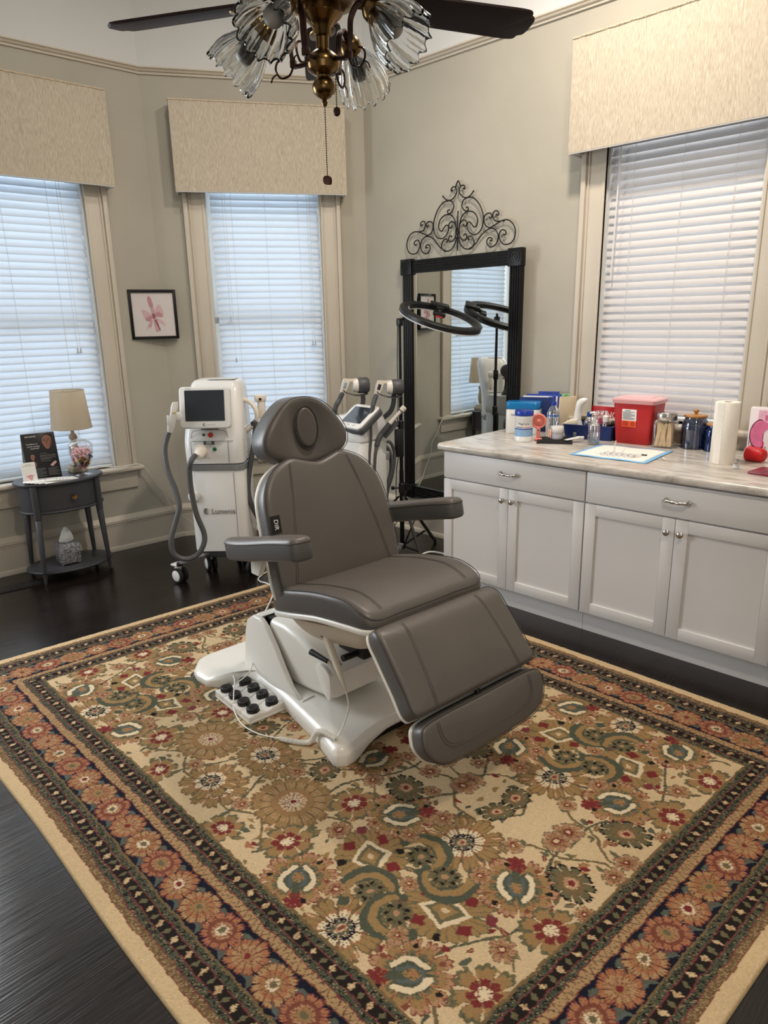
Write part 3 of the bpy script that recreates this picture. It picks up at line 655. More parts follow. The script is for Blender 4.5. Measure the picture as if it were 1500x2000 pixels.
# headrest
fh, Lh = curve_fn([(-.425, 1.030), (-.436, 1.10), (-.45, 1.20), (-.465, 1.30), (-.47, 1.36)])
fhk = lambda t, h, w: fh(t, -h, w)
ho = sp2([(.0, 0), (.012, -.10), (.052, -.185), (.105, -.208), (.16, -.190), (.225, -.135), (.272, -.07), (.286, 0), (.272, .07), (.225, .135), (.16, .190), (.105, .208), (.052, .185), (.012, .10)], 6)
def hdome(q):
    e = math.hypot((q[0] - .155) / .095, q[1] / .062)
    return -.020 * math.exp(-((max(e, .9) - .9) * 1.5) ** 2) * (1 if e < 3 else 0) + .012
head = cushion('headrest_cushion', ho, -.03, .075, fhk, .03, .004, dome=hdome)
b = B(); eo = ell(.082, .050, 40, .155, 0); b.prism(eo, .060, .086, lambda t, w, h: fhk(t, h, w), .012, 4); fp = b.o('face_hole_plug', m_lea, head, 60)
b = B(); b.tube([V(fhk(t, .078, w)) for t, w in ell(.087, .055, 44, .155, 0)], .003, 6, True); b.o('plug_piping', m_seam, fp)
b = B(); b.prism(inset(dens(ho), .02), -.05, -.03, lambda t, w, h: fhk(t, h, w), .006, 2); b.o('headrest_board', m_base, chair)
b = B()
for s in (-1, 1): b.tube([V(fbk(.46, -.012, s * .05)), V(fbk(.55, -.014, s * .05)), V(fhk(.06, -.056, s * .05))], .007, 10)
b.tube(spline([V(fbk(.512, .055, w)) for w in (-.06, 0, .06)], 5), .008, 10); b.o('headrest_bar', m_chrome, chair)
# leg rest and foot rest
fl_, Ll = curve_fn([(.395, .655), (.465, .578), (.535, .497), (.602, .412)])
lo = sp2([(0, 0), (0, -.24), (.02, -.292), (.10, -.300), (.22, -.303), (.308, -.301), (.322, -.24), (.322, 0), (.322, .24), (.308, .301), (.22, .303), (.10, .300), (.02, .292), (0, .24)], 5)
sl = lambda s: [(t, s * (.175 + .03 * t / .33)) for t in [x * .02 for x in range(1, 17)]]
ldome = lambda q: -.03 * max(0, (.06 - q[0]) / .06) ** 2
cushion('legrest_cushion', lo, -.072, .0, fl_, .02, .008, seams=(sl(1), sl(-1), [(t, w * 1.04) for t, w in sl(1)], [(t, w * 1.04) for t, w in sl(-1)]), dome=ldome, board=(-.084, -.070, .003, m_base, 'legrest_board'))
ff, Lf = curve_fn([(.614, .388), (.641, .321), (.666, .251), (.686, .196)])
fo = sp2([(0, 0), (.0, -.22), (.012, -.288), (.05, -.305), (.09, -.300), (.135, -.265), (.158, -.19), (.163, 0), (.158, .19), (.135, .265), (.09, .300), (.05, .305), (.012, .288), (.0, .22)], 6)
fsm = [(.012, -.225), (.06, -.222), (.09, -.20), (.104, -.15), (.106, 0), (.104, .15), (.09, .20), (.06, .222), (.012, .225)]
fsm = [(p.x, p.y) for p in spline(fsm, 6)]
cushion('footrest_cushion', fo, -.058, .0, ff, .016, .006, seams=(fsm, [(t * 1.09, w * 1.04) for t, w in fsm]), board=(-.070, -.057, .004, m_base, 'footrest_board'))
b = B(); b.tube([V(ff(-.05, -.03, 0)), V(ff(.02, -.03, 0))], .011, 10); b.o('footrest_hinge', m_black, chair)
# armrests: box pads carried on brackets beside the back
def armrest(s):
    o = sp2([(-.275, .03), (-.272, -.015), (-.20, -.036), (-.06, -.040), (.06, -.042), (.20, -.042), (.245, -.030), (.255, .0), (.245, .040), (.20, .052), (.02, .054), (-.2, .05)], 5)
    o = [(x, s * y) for x, y in o]
    z0 = .728; xo = -.075; yo = s * .372
    g = lambda a, c, h: (xo + a * .98 - .03 - h * .2, yo + c, z0 + h * .98 + .006 * math.sin(a * 9) + .205 * (a + .29) - .01)
    b = B(); b.mi = 1; d = dens(o); b.rings([[V(g(p[0], p[1], h)) for p in inset(d, i)] for i, h in ((.02, 0), (.006, .004), (0, .014), (0, .062))], cap1=False)
    b.mi = 0; rr = [[V(g(p[0], p[1], .062)) for p in d]]
    for k in range(1, 6):
        a = math.pi / 2 * k / 5; rr.append([V(g(p[0], p[1], .062 + .022 * math.sin(a))) for p in inset(d, .020 * (1 - math.cos(a)))])
    b.rings(rr, cap0=False); pad = b.o('armrest', [m_lea, m_leas], chair, 60, weld=.0004)
    b = B(); b.tube([V(g(p[0], p[1], .066)) for p in inset(d, -.0005)], .0018, 6, True); b.o('piping', m_seam, pad)
    b = B(); b.prism([(-.31, .66), (-.31, .735), (-.24, .745), (-.22, .735), (-.26, .66)], -.012, .012, lambda a, c, h: (a, s * .325 + h, c)); b.o('armrest_bracket', m_base, chair)
armrest(-1); armrest(1)
# under-seat shell, lifting arm, column and base
b = B(); secs = []
for k in range(9):
    t = k / 8; hw = .265 - .10 * t - .05 * t ** 3; xa, xb = -.20 + .16 * t ** 1.4, .33 - .20 * t ** 1.3; dz = .125 * math.sin(math.pi / 2 * t)
    secs.append([V((x, y, .497 + .20 * (x + .2) - .012 - dz)) for x, y in rrect((xb - xa) / 2, hw, .07, 5, (xa + xb) / 2)])
b.rings(secs); b.o('underseat_shell', m_beige, chair, 60)
b = B(); sec = []
prof = [(-.50, .345, .255), (-.40, .352, .265), (-.30, .338, .245), (-.20, .306, .20), (-.11, .272, .150), (-.055, .250, .115), (-.045, .243, .10)]     # x, top, depth of the arm
for x, zt, dp in prof:
    hw = .158; sec.append([V((x, yy, zt - dp / 2 + zz)) for yy, zz in rrect(hw, dp / 2, .03, 4)])
b.rings(sec); b.o('lifting_arm', m_base, chair, 50)
b = B(); b.prism(sp2([(-.15, .245), (-.12, .272), (-.06, .250), (-.05, .20), (-.055, .140), (-.08, .135), (-.12, .175)], 5), -.166, -.150, lambda a, c, h: (a, h, c), .004, 2); b.o('arm_end_panel', m_base, chair)
b = B(); b.box((-.06, 0, .335), (.17, .10, .07), .01); b.box((.10, 0, .40), (.26, .05, .05), .01, m=R(-14, 'Y')); b.cyl((-.02, -.12, .32), (-.02, .12, .32), .014); b.o('lift_linkage', m_black, chair)
b = B(); b.cyl((-.145, -.185, .326), (-.045, -.176, .318), .013, .009); lv = b.o('tilt_lever', m_black, chair, 40, 'black lever grip')
b = B(); b.cyl((-.045, -.176, .318), (.0, -.14, .305), .006); b.box((-.02, -.155, .310), (.03, .03, .02), .004); b.o('lever_joint', m_chrome, lv)
# rear column: shroud with a curved, sloping front edge
b = B()
top = [(-.66, .10), (-.668, .25), (-.65, .305), (-.60, .340), (-.535, .345), (-.49, .318), (-.42, .25), (-.35, .175), (-.28, .115), (-.20, .085), (-.20, .07), (-.66, .07)]
for s in (-1, 1):
    b.prism(top, 0, .028, lambda a, c, h, s=s: (a, s * (.162 + h + .045 * (1 - min(1, c / .36)) ** 2), c), .010, 3)
b.prism([(-.665, .07), (-.671, .25), (-.653, .308), (-.60, .342), (-.565, .336), (-.61, .29), (-.63, .25), (-.63, .07)], -.165, .165, lambda a, c, h: (a, h, c), .008, 2)
b.o('column_shroud', m_base, chair, 50)
b = B(); b.box((-.53, 0, .29), (.12, .27, .08), .004); b.o('column_slot', m_black, chair)
bo2 = [(-.945, -.08), (-.94, -.27), (-.925, -.32), (-.84, -.385), (-.79, -.395), (-.70, -.385), (-.655, -.35), (-.60, -.27), (-.54, -.235), (-.42, -.225), (-.25, -.242), (.0, -.275), (.03, -.286), (.155, -.316), (.175, -.310), (.196, -.278), (.193, -.235), (.172, -.15), (.160, -.05)]
bo2 = bo2 + [(x, -y) for x, y in reversed(bo2)]
bo2 = dens(bo2, .022); hb = lambda x: .082 - .012 * max(0, x) / .2 + .01 * max(0, -x - .5)
lob = lambda x, y: 1 - .38 * max(0, min(1, (-x - .62) / .1))
def arch(x, y, h):
    # the front edge arches up between the two feet
    lift = .045 * max(0, 1 - (y / .22) ** 2) * max(0, min(1, (x + .05) / .18)) if abs(y) < .22 else 0
    return lift
b = B(); rs = []
for d, h in ((.002, .014), (0, .020), (0, .056), (.003, .064), (.016, .082), (.024, .086)):
    rs.append([V((x, y, h * lob(x, y) + (arch(x, y, h) if h < .05 else arch(x, y, h) * .25))) for x, y in inset(bo2, d)])
for g in (.25, .5, .75, .93): rs.append([V((x * (1 - g) + (-.35) * g, y * (1 - g), .086 * lob(x * (1 - g) - .35 * g, y * (1 - g)) + .012 * g)) for x, y in inset(bo2, .024)])
b.rings(rs); base = b.o('base', m_base, chair, 32, weld=.0005)
b = B(); b.rings([[V((x, y, .0125)) for x, y in inset(bo2, .03)], [V((x, y, .03)) for x, y in inset(bo2, .03)]]); b.o('base_underside', m_black, base)
b = B(); b.tube([V((-.19, -.25, .03)), V((-.19, -.238, .075)), V((-.19, -.20, .0905)), V((-.19, -.15, .0935))], .0014, 5); b.o('base_joint_line', m_seam, base)
# castor-free levelling feet
for x, y in ((.14, -.27), (.14, .27), (-.8, -.3), (-.8, .3)):
    b = B(); b.cyl((x, y, .0128), (x, y, .02), .02); b.o('levelling_foot', m_black, base)
b = B(); b.tube([V((.05, -.15, .505)), V((.04, -.185, .497)), V((.022, -.205, .488)), V((.008, -.207, .465))], .005, 8); b.o('remote_hook', m_beige, chair)

# hand control hung on the seat hook, its coiled cord lying over the base
hc = thing('hand_control', CF @ V((-.005, -.215, .478)), -5, 'slim cream hand control hanging below the seat cushion', 'remote control')
b = B(); pth = [(0, 0, 0), (.030, 0, -.048), (.072, -.002, -.110), (.110, -.004, -.165)]; sz = [(.017, .011), (.018, .011), (.017, .010), (.010, .008)]
b.rings([[V((p[0] + x, p[1] + y, p[2])) for x, y in rrect(a, c, .007, 3)] for p, (a, c) in zip(pth, sz)]); b.o('housing', m_beige, hc, 50)
b = B(); b.box((.0, -.0125, -.018), (.018, .002, .012), .0006); b.o('button', m_leas, hc)
b = B(); b.tube([(.110, -.004, -.165), (.122, -.004, -.185), (.128, -.002, -.205)], [.008, .006, .004], 8); b.o('strain_relief', m_beige, hc)
cp = spline([(.128, -.002, -.205), (.138, .0, -.27), (.130, -.02, -.34), (.138, -.064, -.378)], 8)
b = B(); b.tube(cp, .0028, 6)
pc = spline([(.138, -.064, -.378), (.10, -.068, -.378), (.062, -.070, -.380), (.025, -.074, -.400), (.0, -.088, -.445), (-.03, -.108, -.456), (-.075, -.138, -.456), (-.112, -.156, -.456)], 30); hx = []
Ltot = 0
for i in range(len(pc) - 1):
    t = (pc[i + 1] - pc[i]); dl = t.length; t.normalize(); sd = t.cross(V((0, 0, 1))).normalized(); u2 = sd.cross(t)
    for k in range(3):
        an = Ltot / .0062 * 2 * math.pi; hx.append(pc[i].lerp(pc[i + 1], k / 3) + (sd * math.cos(an) + u2 * math.sin(an)) * .0085); Ltot += dl / 3
b.tube(hx, .0026, 5)
b.tube(spline([(-.112, -.156, -.456), (-.205, -.200, -.460), (-.315, -.213, -.461), (-.415, -.192, -.448), (-.47, -.16, -.412), (-.58, -.095, -.408), (-.66, -.07, -.42)], 8), .0028, 6)
b.o('coiled_cord', m_cord, hc)

# foot control with eight round pedals beside the base
fc = thing('foot_control', (-2.323, 1.51, .0125), -5.5, 'white foot control with eight black round pedals on the rug', 'foot pedal')
b = B(); b.prism(rrect(.152, .087, .008, 3), 0, .012, None, .003, 2)
for i in range(4):
    x = -.114 + i * .076
    b.prism([(-.086, .01), (-.086, .032), (-.03, .036), (-.012, .028), (.012, .028), (.03, .036), (.086, .040), (.086, .01)], -.0355, .0355, lambda a, c, h, x=x: (x + h, a, c), .003, 2)
b.o('housing', m_base, fc, 40)
pd = None
for i in range(4):
    for j in (-1, 1):
        if pd is None:
            b = B(); b.lathe([(.0285, 0), (.0285, .004)], 28); b.lathe([(.0265, .004), (.0268, .018), (.0255, .0215), (.0235, .0205), (.021, .0208), (.0195, .0222), (0, .0222)], 28, cap0=False); pd = b.o('pedal', m_black, fc); pd.location = (-.114 + i * .076, j * .046, .031); pd.rotation_euler = (rad(6), 0, 0)
            b = B(); b.tube([(-.010, -.006, .023), (.0, .008, .023), (.010, -.006, .023)], .0014, 5); b.tube([(0, .008, .023), (0, -.014, .023)], .0014, 5); b.o('pedal_mark', m_seam, pd)
        else: dup(pd, (-.114 + i * .076, j * .046, .033 if j > 0 else .031))
b = B(); b.tube(spline([(-.155, -.01, .02), (-.19, -.015, .02), (-.235, -.03, .012), (-.27, .02, .008), (-.25, .11, .045), (-.19, .15, .115), (-.13, .16, .115), (-.15, .12, .108), (-.10, .06, .085), (-.13, -.0, .035)], 10), .0032, 6); b.tube([(-.155, -.01, .02), (-.185, -.013, .02)], .0075, 8); b.o('cable', m_cord, fc)

# ---------------------------------------------------------------- laser machine on castors by the middle window
m_silv = mat('silver_paint', (150, 152, 154), .35, metal=.6, var=(12, .05)); m_hose = mat('grey_hose', (84, 84, 86), .45, bump=(200, .05))
m_scr = mat('dark_screen', (44, 50, 58), .16, spec=.5, var=(2, .06)); m_louv = mat('louvre_plastic', (206, 206, 205), .4, var=(8, .02))
m_dgrey = mat('dark_grey_plastic', (72, 74, 77), .45, var=(8, .05)); m_rubber = mat('black_rubber', (20, 20, 21), .7, bump=(90, .1))
m_redb = mat('red_button', (190, 40, 44), .35, var=(20, .05)); m_grn = mat('green_button', (20, 96, 66), .3, var=(20, .05)); m_logo = mat('grey_print', (112, 110, 110), .6, var=(40, .03))
m_hand = mat('ivory_handpiece', (226, 218, 206), .35, coat=.2, var=(9, .02))
def castor(root, x, y, rz, tilt=0):
    k = B(T(x, y, 0) @ R(rz)); k.box((0, .012, .098), (.036, .04, .05), .008); k.box((0, .02, .118), (.06, .06, .012), .004)
    c = k.o('castor', m_plw, root)
    for s in (-1, 1):
        w = B(T(x, y, 0) @ R(rz) @ T(s * .020, 0, .05) @ R(90, 'Y')); w.lathe([(.036, -.012), (.049, -.010), (.050, 0), (.049, .010), (.036, .012)], 28); t = w.o('tyre', m_rubber, c)
        w = B(T(x, y, 0) @ R(rz) @ T(s * .033, 0, .05) @ R(90 * s, 'Y')); w.lathe([(.036, -.002), (.036, .001), (.030, .004), (0, .005)], 28); w.o('hub_cap', m_plw, c)
    return c
lz = thing('laser_machine', (-3.80, 2.32, 0), 58.6, 'white floor-standing laser machine with dark upright screen and grey hose', 'laser machine', 'treatment machines on castors')
LB = T(.068, .17, 0) @ R(-15)
def loft(secs, m=I4, n=5):
    b = B(m); b.rings([[V((x, y, z)) for x, y in rrect(hx, hy, r, n, cx, cy)] for z, hx, hy, r, cx, cy in secs]); return b
b = loft([(.165, .165, .155, .05, 0, 0), (.175, .178, .17, .06, 0, 0), (.45, .180, .172, .06, 0, 0), (.70, .184, .174, .06, 0, 0), (.712, .180, .170, .06, 0, 0)], LB); lb = b.o('lower_body', m_plw, lz, 45)
b = loft([(.712, .180, .170, .06, 0, 0), (.718, .190, .180, .06, 0, 0), (.748, .190, .180, .06, 0, 0), (.752, .184, .174, .06, 0, 0)], LB); b.o('silver_band', m_silv, lz, 45)
b = loft([(.752, .176, .166, .05, 0, 0), (.76, .176, .166, .05, 0, 0)], LB); b.o('band_gap', m_black, lz, 45)
b = loft([(.758, .184, .174, .055, 0, 0), (.84, .187, .176, .055, 0, 0), (.905, .188, .172, .055, 0, .005), (.955, .186, .165, .055, 0, .02), (1.02, .182, .158, .055, 0, .04), (1.12, .176, .145, .06, 0, .07), (1.20, .168, .132, .06, 0, .095), (1.245, .155, .115, .05, 0, .105), (1.262, .14, .10, .045, 0, .11), (1.268, .12, .085, .04, 0, .11)], LB); ub = b.o('upper_body', m_plw, lz, 50)
# seams of the front panels
b = B(LB)
for pts in ([(-.186, -.13, .905), (-.12, -.172, .903), (.12, -.172, .903), (.187, -.13, .905)], [(.10, -.178, .902), (.10, -.178, .765)], [(-.135, -.176, .902), (-.135, -.176, .765)], [(.12, -.176, .70), (.12, -.175, .18)]):
    k = B(LB); k.tube(pts, .0014, 4); k.o('panel_seam', m_dgrey, lz)
b = B(LB); b.prism(rrect(.09, .07, .02, 4, 0, .0), 0, .003, lambda a, c, h: (a + .04, .07 + c * .9 + h * .0, 1.2695 + h)); b.o('top_hatch', m_plw, lz, 40)
# screen
SB = LB @ T(-.022, -.175, 1.112) @ R(-9, 'X')
b = B(SB); b.prism(rrect(.158, .128, .024, 5), -.022, .022, lambda a, c, h: (a, h, c), .010, 3); sc = b.o('screen_housing', m_plw, lz, 45)
b = B(SB); b.prism(rrect(.122, .094, .003, 2), 0, .0015, lambda a, c, h: (a + .0, -.0225 - h, c + .012)); b.o('screen', m_scr, sc, 0)
b = B(SB); b.tube([(-.008 + .006 * math.cos(rad(a)), -.0235, -.104 + .0075 * math.sin(rad(a))) for a in range(60, 330, 20)], .0018, 5); b.o('badge', m_logo, sc)
text('Lumenis', .017, mat('pale_print', (190, 190, 188), .5), sc, SB @ T(.032, -.0226, -.104) @ FRONT, 'badge_lettering', sx=1.05)
text('Stellar', .015, mat('pale_gold_print', (200, 198, 190), .5), sc, SB @ T(-.098, -.0226, .116) @ FRONT, 'badge_lettering')
b = B(LB); b.box((-.02, -.10, 1.07), (.20, .12, .12), .03, 3); b.o('screen_neck', m_plw, lz)
# control panel under the screen
b = B(LB); b.tube(spline([(-.135, -.158, .905), (-.13, -.160, .945), (-.10, -.158, .968), (.06, -.158, .968), (.095, -.160, .94), (.098, -.160, .905)], 5), .0014, 4); b.o('panel_line', m_dgrey, lz)
b = B(LB); b.box((-.015, -.146, .978), (.11, .02, .009), .003); b.o('card_slot', m_dgrey, lz)
def button(x, z, y, r, m, nm, d=.012):
    k = B(LB @ T(x, y, z) @ R(90, 'X')); k.lathe([(r * 1.25, -.01), (r * 1.25, .002), (r, .003), (r, d), (r * .8, d + .002), (0, d + .002)], 20); k.o(nm, m, lz)
button(-.055, .940, -.156, .007, m_dgrey, 'key_socket', .003); button(-.012, .938, -.156, .013, m_redb, 'emergency_button', .01); button(.012, .852, -.176, .010, m_grn, 'start_button', .003)
b = B(LB); b.box((-.02, -.178, .893), (.068, .008, .022), .003); b.o('latch_recess', m_dgrey, lz); b = B(LB); b.box((-.018, -.184, .893), (.034, .014, .022), .005); b.o('latch', m_silv, lz)
CB = LB @ T(-.075, -.165, .845)
b = B(CB); b.prism(rrect(.055, .05, .008, 3), 0, .012, lambda a, c, h: (a, -h, c), .003); b.o('socket_plate', m_plw, lz)
b = B(CB @ R(105, 'X')); b.lathe([(.044, .008), (.045, .022), (.040, .026)], 28); b.lathe([(.038, .024), (.036, .05), (.026, .085), (.019, .10), (0, .10)], 28); b.o('hose_connector', m_hand, lz)
hp = [(-.085, -.11, .838), (-.112, -.16, .815), (-.126, -.15, .753), (-.126, -.14, .622), (-.108, -.14, .474), (-.075, -.14, .355), (-.081, -.15, .284), (-.128, -.15, .214), (-.201, -.15, .195), (-.265, -.15, .235), (-.274, -.15, .327), (-.232, -.14, .452), (-.207, -.13, .536), (-.222, -.1, .637), (-.256, -.06, .744), (-.264, -.02, .865), (-.241, 0, .95), (-.220, 0, .985)]
b = B(); b.tube(spline(hp, 6), .0165, 12); b.o('hose', m_hose, lz, 60)
b = B(); b.rings([[V((p[0] + x, p[1] + y, p[2])) for x, y in rrect(a, c, .008, 3)] for p, a, c in (((-.224, 0, .97), .014, .014), ((-.214, 0, 1.01), .022, .022), ((-.200, 0, 1.06), .024, .026), ((-.192, -.002, 1.09), .018, .024), ((-.182, -.004, 1.13), .022, .022), ((-.176, -.002, 1.155), .016, .018))]); hd = b.o('handpiece', m_plw, lz, 50)
b = B(); b.box((-.226, -.02, 1.05), (.014, .01, .06), .004); b.o('trigger', m_plw, hd); b = B(); b.box((-.188, -.027, 1.095), (.02, .004, .007), .001); b.o('yellow_mark', mat('yellow_mark', (205, 180, 60), .5, var=(30, .05)), hd)
b = B(); b.box((-.165, .06, 1.06), (.05, .10, .05), .012); b.o('handpiece_cradle', m_plw, lz)
b = B(LB @ T(-.148, -.172, .545) @ R(90, 'X')); b.lathe([(.035, -.01), (.036, .006), (.03, .012), (0, .014)], 30); b.o('round_cap', m_plw, lz)
b = B(LB); b.tube([(.185, .02, 1.10), (.245, -.0, 1.105), (.27, -.005, 1.06), (.255, .0, .995), (.20, .01, .955)], .015, 10); b = B(LB); b.tube(spline([(.15, .06, 1.14), (.225, .0, 1.118), (.262, -.02, 1.06), (.245, -.01, .985), (.175, .01, .935)], 6), .0155, 10); b.o('grab_handle', m_hand, lz, 60)
b = B(); b.tube(spline([(.285, .06, .99), (.309, .1, .992), (.295, .09, .92), (.282, .08, .847), (.243, .06, .684), (.226, .05, .55), (.245, .05, .445), (.29, .12, .33), (.30, .22, .30)], 6), .017, 10); b.o('side_hose', m_dgrey, lz, 60)
for i in range(16):
    k = B(LB); z = .775 + i * .013; k.box((.186, .03, z), (.010, .20, .006), .002, m=R(14, 'Y')); k.o('louvre', m_louv, lz)
b = B(LB); b.tube([(-.078 + .011 * math.cos(rad(a)), -.1745, .448 + .018 * math.sin(rad(a))) for a in range(40, 340, 15)], .0042, 6); b.box((-.0765, -.175, .448), (.006, .003, .022), .001); b.o('logo_mark', m_logo, lz)
text('Lumenis', .052, m_logo, lz, LB @ T(.035, -.1745, .445) @ FRONT, 'logo_lettering', ext=.0006, sx=.9)
b = B(LB); b.box((0, 0, .140), (.30, .28, .05), .02); b.o('undercarriage', m_dgrey, lz)
b = B(); b.tube([(-.245, -.03, .128), (-.10, .05, .145), (.0, .12, .15)], .018, 8); b.tube([(.235, -.03, .128), (.10, .05, .145), (.0, .12, .15)], .018, 8); b.o('outrigger_legs', m_silv, lz)
b = B(); b.box((-.245, -.02, .122), (.04, .05, .02), .006); b.o('brake_tab', m_rubber, lz)
castor(lz, -.250, -.02, 40); castor(lz, .222, -.02, -38); castor(lz, -.05, .16, 15); castor(lz, .16, .30, 10)
# the applicators parked on its far side, seen past the headrest
b = B(); b.box((.355, .22, 1.135), (.075, .05, .045), .010); b.box((.36, .22, 1.06), (.05, .04, .12), .012); pk = b.o('parked_applicator', m_hand, lz); b = B(); b.lathe([(.009, 0), (.009, .004), (0, .004)], 14, m=R(90, 'X'), c=(.352, .193, 1.13)); b.o('applicator_lens', m_black, pk)
b = B(); b.box((.36, .22, .80), (.11, .05, .20), .008); b.o('applicator_tray', glass_mat('clear_tray', mix=.7), lz); b = B(); b.box((.36, .22, .715), (.10, .045, .03), .004); b.o('tray_base', m_dgrey, lz)

# ---------------------------------------------------------------- second machine with two handpieces, near the mirror
m2 = thing('body_contouring_machine', (-3.272, 3.089, 0), 46.7, 'white and grey treatment machine with tilted screen and two raised handpieces behind the chair', 'treatment machine', 'treatment machines on castors')
B2 = R(-35)
b = loft([(.10, .15, .14, .03, 0, 0), (.12, .158, .148, .03, 0, 0), (.60, .156, .146, .03, 0, 0), (.865, .158, .148, .03, 0, 0), (.880, .152, .142, .03, 0, 0)], B2); b.o('lower_body', m_plw, m2, 45)
b = loft([(.880, .160, .150, .03, 0, 0), (.884, .162, .152, .03, 0, 0), (.955, .158, .140, .03, 0, .01), (1.02, .14, .10, .03, 0, .05)], B2); b.o('upper_body', m_plw, m2, 45)
b = B(B2); b.box((0, -.148, .50), (.22, .006, .60), .003); b.o('front_panel', m_hand, m2)
S2 = T(.022, -.09, 1.018) @ R(-52) @ R(-55, 'X')
b = B(S2); b.prism(rrect(.128, .112, .03, 5), -.005, .038, lambda a, c, h: (a, h, c), .012, 3); b.o('screen_back', m_dgrey, m2, 45)
b = B(S2); b.prism(rrect(.124, .108, .028, 5), -.020, -.003, lambda a, c, h: (a, h, c), .007, 3); s2 = b.o('screen_housing', m_plw, m2, 45)
b = B(S2); b.prism(rrect(.094, .072, .003, 2), 0, .0012, lambda a, c, h: (a, -.0203 - h, c + .008)); b.o('screen', m_scr, s2, 0)
b = B(S2)
for k, x in enumerate((-.05, .0, .05)):
    q = B(S2); q.tube([(x + .006 * math.cos(rad(a)), -.0206, -.086 + .006 * math.sin(rad(a))) for a in range(0, 300, 30)], .0012, 4); q.o('touch_icon', m_logo, s2)
def hpiece(x, y, z, ry, lcd):
    Mh = T(x, y, z) @ R(ry)
    k = B(Mh @ R(90, 'Y')); k.lathe([(.046, .035), (.050, .042), (.051, .095), (.044, .108), (0, .110)], 32); cup = k.o('holster', m_dgrey, m2, 45)
    k = B(Mh); k.rings([[Mh.inverted() @ (Mh @ V(p)) for p in [(cx, yy, cz + 0 * yy) for yy in (-.03, .03)] + [(cx, yy, cz - .006) for yy in (.03, -.03)]] for cx, cz in ((.10, -.05), (.06, -.062), (.01, -.058), (-.045, -.038), (-.062, -.018))]); k.o('holster_lip', m_dgrey, cup, 45)
    k = B(Mh @ R(90, 'Y')); k.lathe([(.012, .0), (.034, .004), (.043, .02), (.044, .04), (.047, .044), (.047, .050)], 32); h = k.o('handpiece_head', m_hand, m2, 45)
    k = B(Mh); k.rings([[V((cx + a, b_, cz + c)) for a, b_, c in ((-w, -.017, 0), (w, -.017, 0), (w, .017, 0), (-w, .017, 0))] for cx, cz, w in ((-.066, -.052, .014), (-.055, -.02, .018), (-.042, .02, .022), (-.035, .044, .018))]); k.rings([[V((cx, b_, cz)) for b_, cz in ((-.015, z0), (.015, z0), (.015, z1), (-.015, z1))] for cx, z0, z1 in ((-.045, .022, .046), (-.0, .028, .042), (.03, .022, .045))]); k.o('handpiece_grip', m_hand, h, 40)
    k = B(Mh); k.box((-.048, -.0185, .006), (.020, .003, .036), .001, m=R(17, 'Y')); k.o('handpiece_display', lcd, h)
m_lcd = mat('lit_grey_display', (150, 165, 176), .2, var=(30, .06))
hpiece(-.012, .03, 1.212, 12, m_lcd); hpiece(.205, -.02, 1.200, 8, m_scr)
b = B(); b.ribbon(spline([(.055, .05, 1.155), (.055, .05, 1.10), (.03, .06, 1.04), (.0, .08, 1.0)], 5), .03, .022, (0, 1, 0)); b.o('holster_arm', m_dgrey, m2, 50)
b = B(); b.ribbon(spline([(.255, .01, 1.150), (.250, .01, 1.09), (.225, .02, 1.035), (.165, .04, .985)], 5), .03, .024, (0, 1, 0)); b.o('holster_arm', m_dgrey, m2, 50)
def ribbed(pts, r, nm, n0, m=m_dgrey):
    P = spline(pts, 8); k = B(); k.tube(P, [r] * len(P), 9); h = k.o(nm, m_hose, m2, 60)
    for i in range(1, n0):
        p = P[i]; d = (P[i + 1] - P[i - 1]).normalized(); k = B(); k.cyl(p - d * .0045, p + d * .0045, r * 1.75, n=12); k.o('strain_relief_ring', m, h)
ribbed([(-.078, -.02, 1.165), (-.100, -.1, 1.13), (-.122, -.12, 1.089), (-.124, -.12, 1.04), (-.115, -.12, .98), (-.12, -.13, .80)], .0095, 'handpiece_hose', 22)
ribbed([(.138, -.08, 1.158), (.118, -.13, 1.11), (.102, -.15, 1.04), (.098, -.165, .97), (.097, -.165, .898), (.084, -.16, .769), (.081, -.15, .602), (.097, -.14, .428), (.12, -.10, .25)], .0085, 'handpiece_hose', 22)
b = B(); b.tube([(.318, -.05, 1.075), (.300, -.05, 1.055)], [.019, .019], 16); b.tube([(.321, -.05, 1.078), (.318, -.05, 1.075)], [.013, .019], 16); b.tube([(.296, -.05, 1.051), (.262, -.052, 1.018), (.222, -.06, .973)], [.012, .011, .015], 14); wn = b.o('wand', m_hand, m2, 45)
b = B(); b.tube([(.301, -.05, 1.056), (.297, -.05, 1.052)], [.0185, .0185], 16); b.o('wand_ring', m_black, wn)
b = B(); b.tube([(.222, -.06, .973), (.165, -.075, .908)], [.019, .017], 14); b.o('wand_grip', m_dgrey, wn)
b = B(); b.ribbon([(.265, -.045, .985), (.180, -.055, .890)], .045, .006, (0, 1, 0)); b.o('wand_cradle', m_dgrey, m2)
ribbed([(.165, -.075, .908), (.148, -.09, .882), (.137, -.1, .85), (.124, -.115, .79), (.118, -.12, .72), (.110, -.12, .597), (.120, -.1, .388), (.13, -.06, .25)], .010, 'wand_hose', 18)
for pts in ([(.12, .06, .845), (.194, .05, .841), (.235, .06, .825), (.257, .06, .74), (.242, .06, .62), (.206, .06, .499), (.193, .05, .378)], [(.12, .06, .79), (.193, .05, .787), (.222, .06, .764), (.230, .06, .655), (.206, .06, .54), (.190, .05, .40)], [(.14, .04, .81), (.20, .03, .81), (.236, .03, .74), (.235, .04, .64), (.20, .05, .52)]):
    b = B(); b.tube(spline(pts, 6), .0105, 9); b.o('side_hose', m_hose, m2, 60)
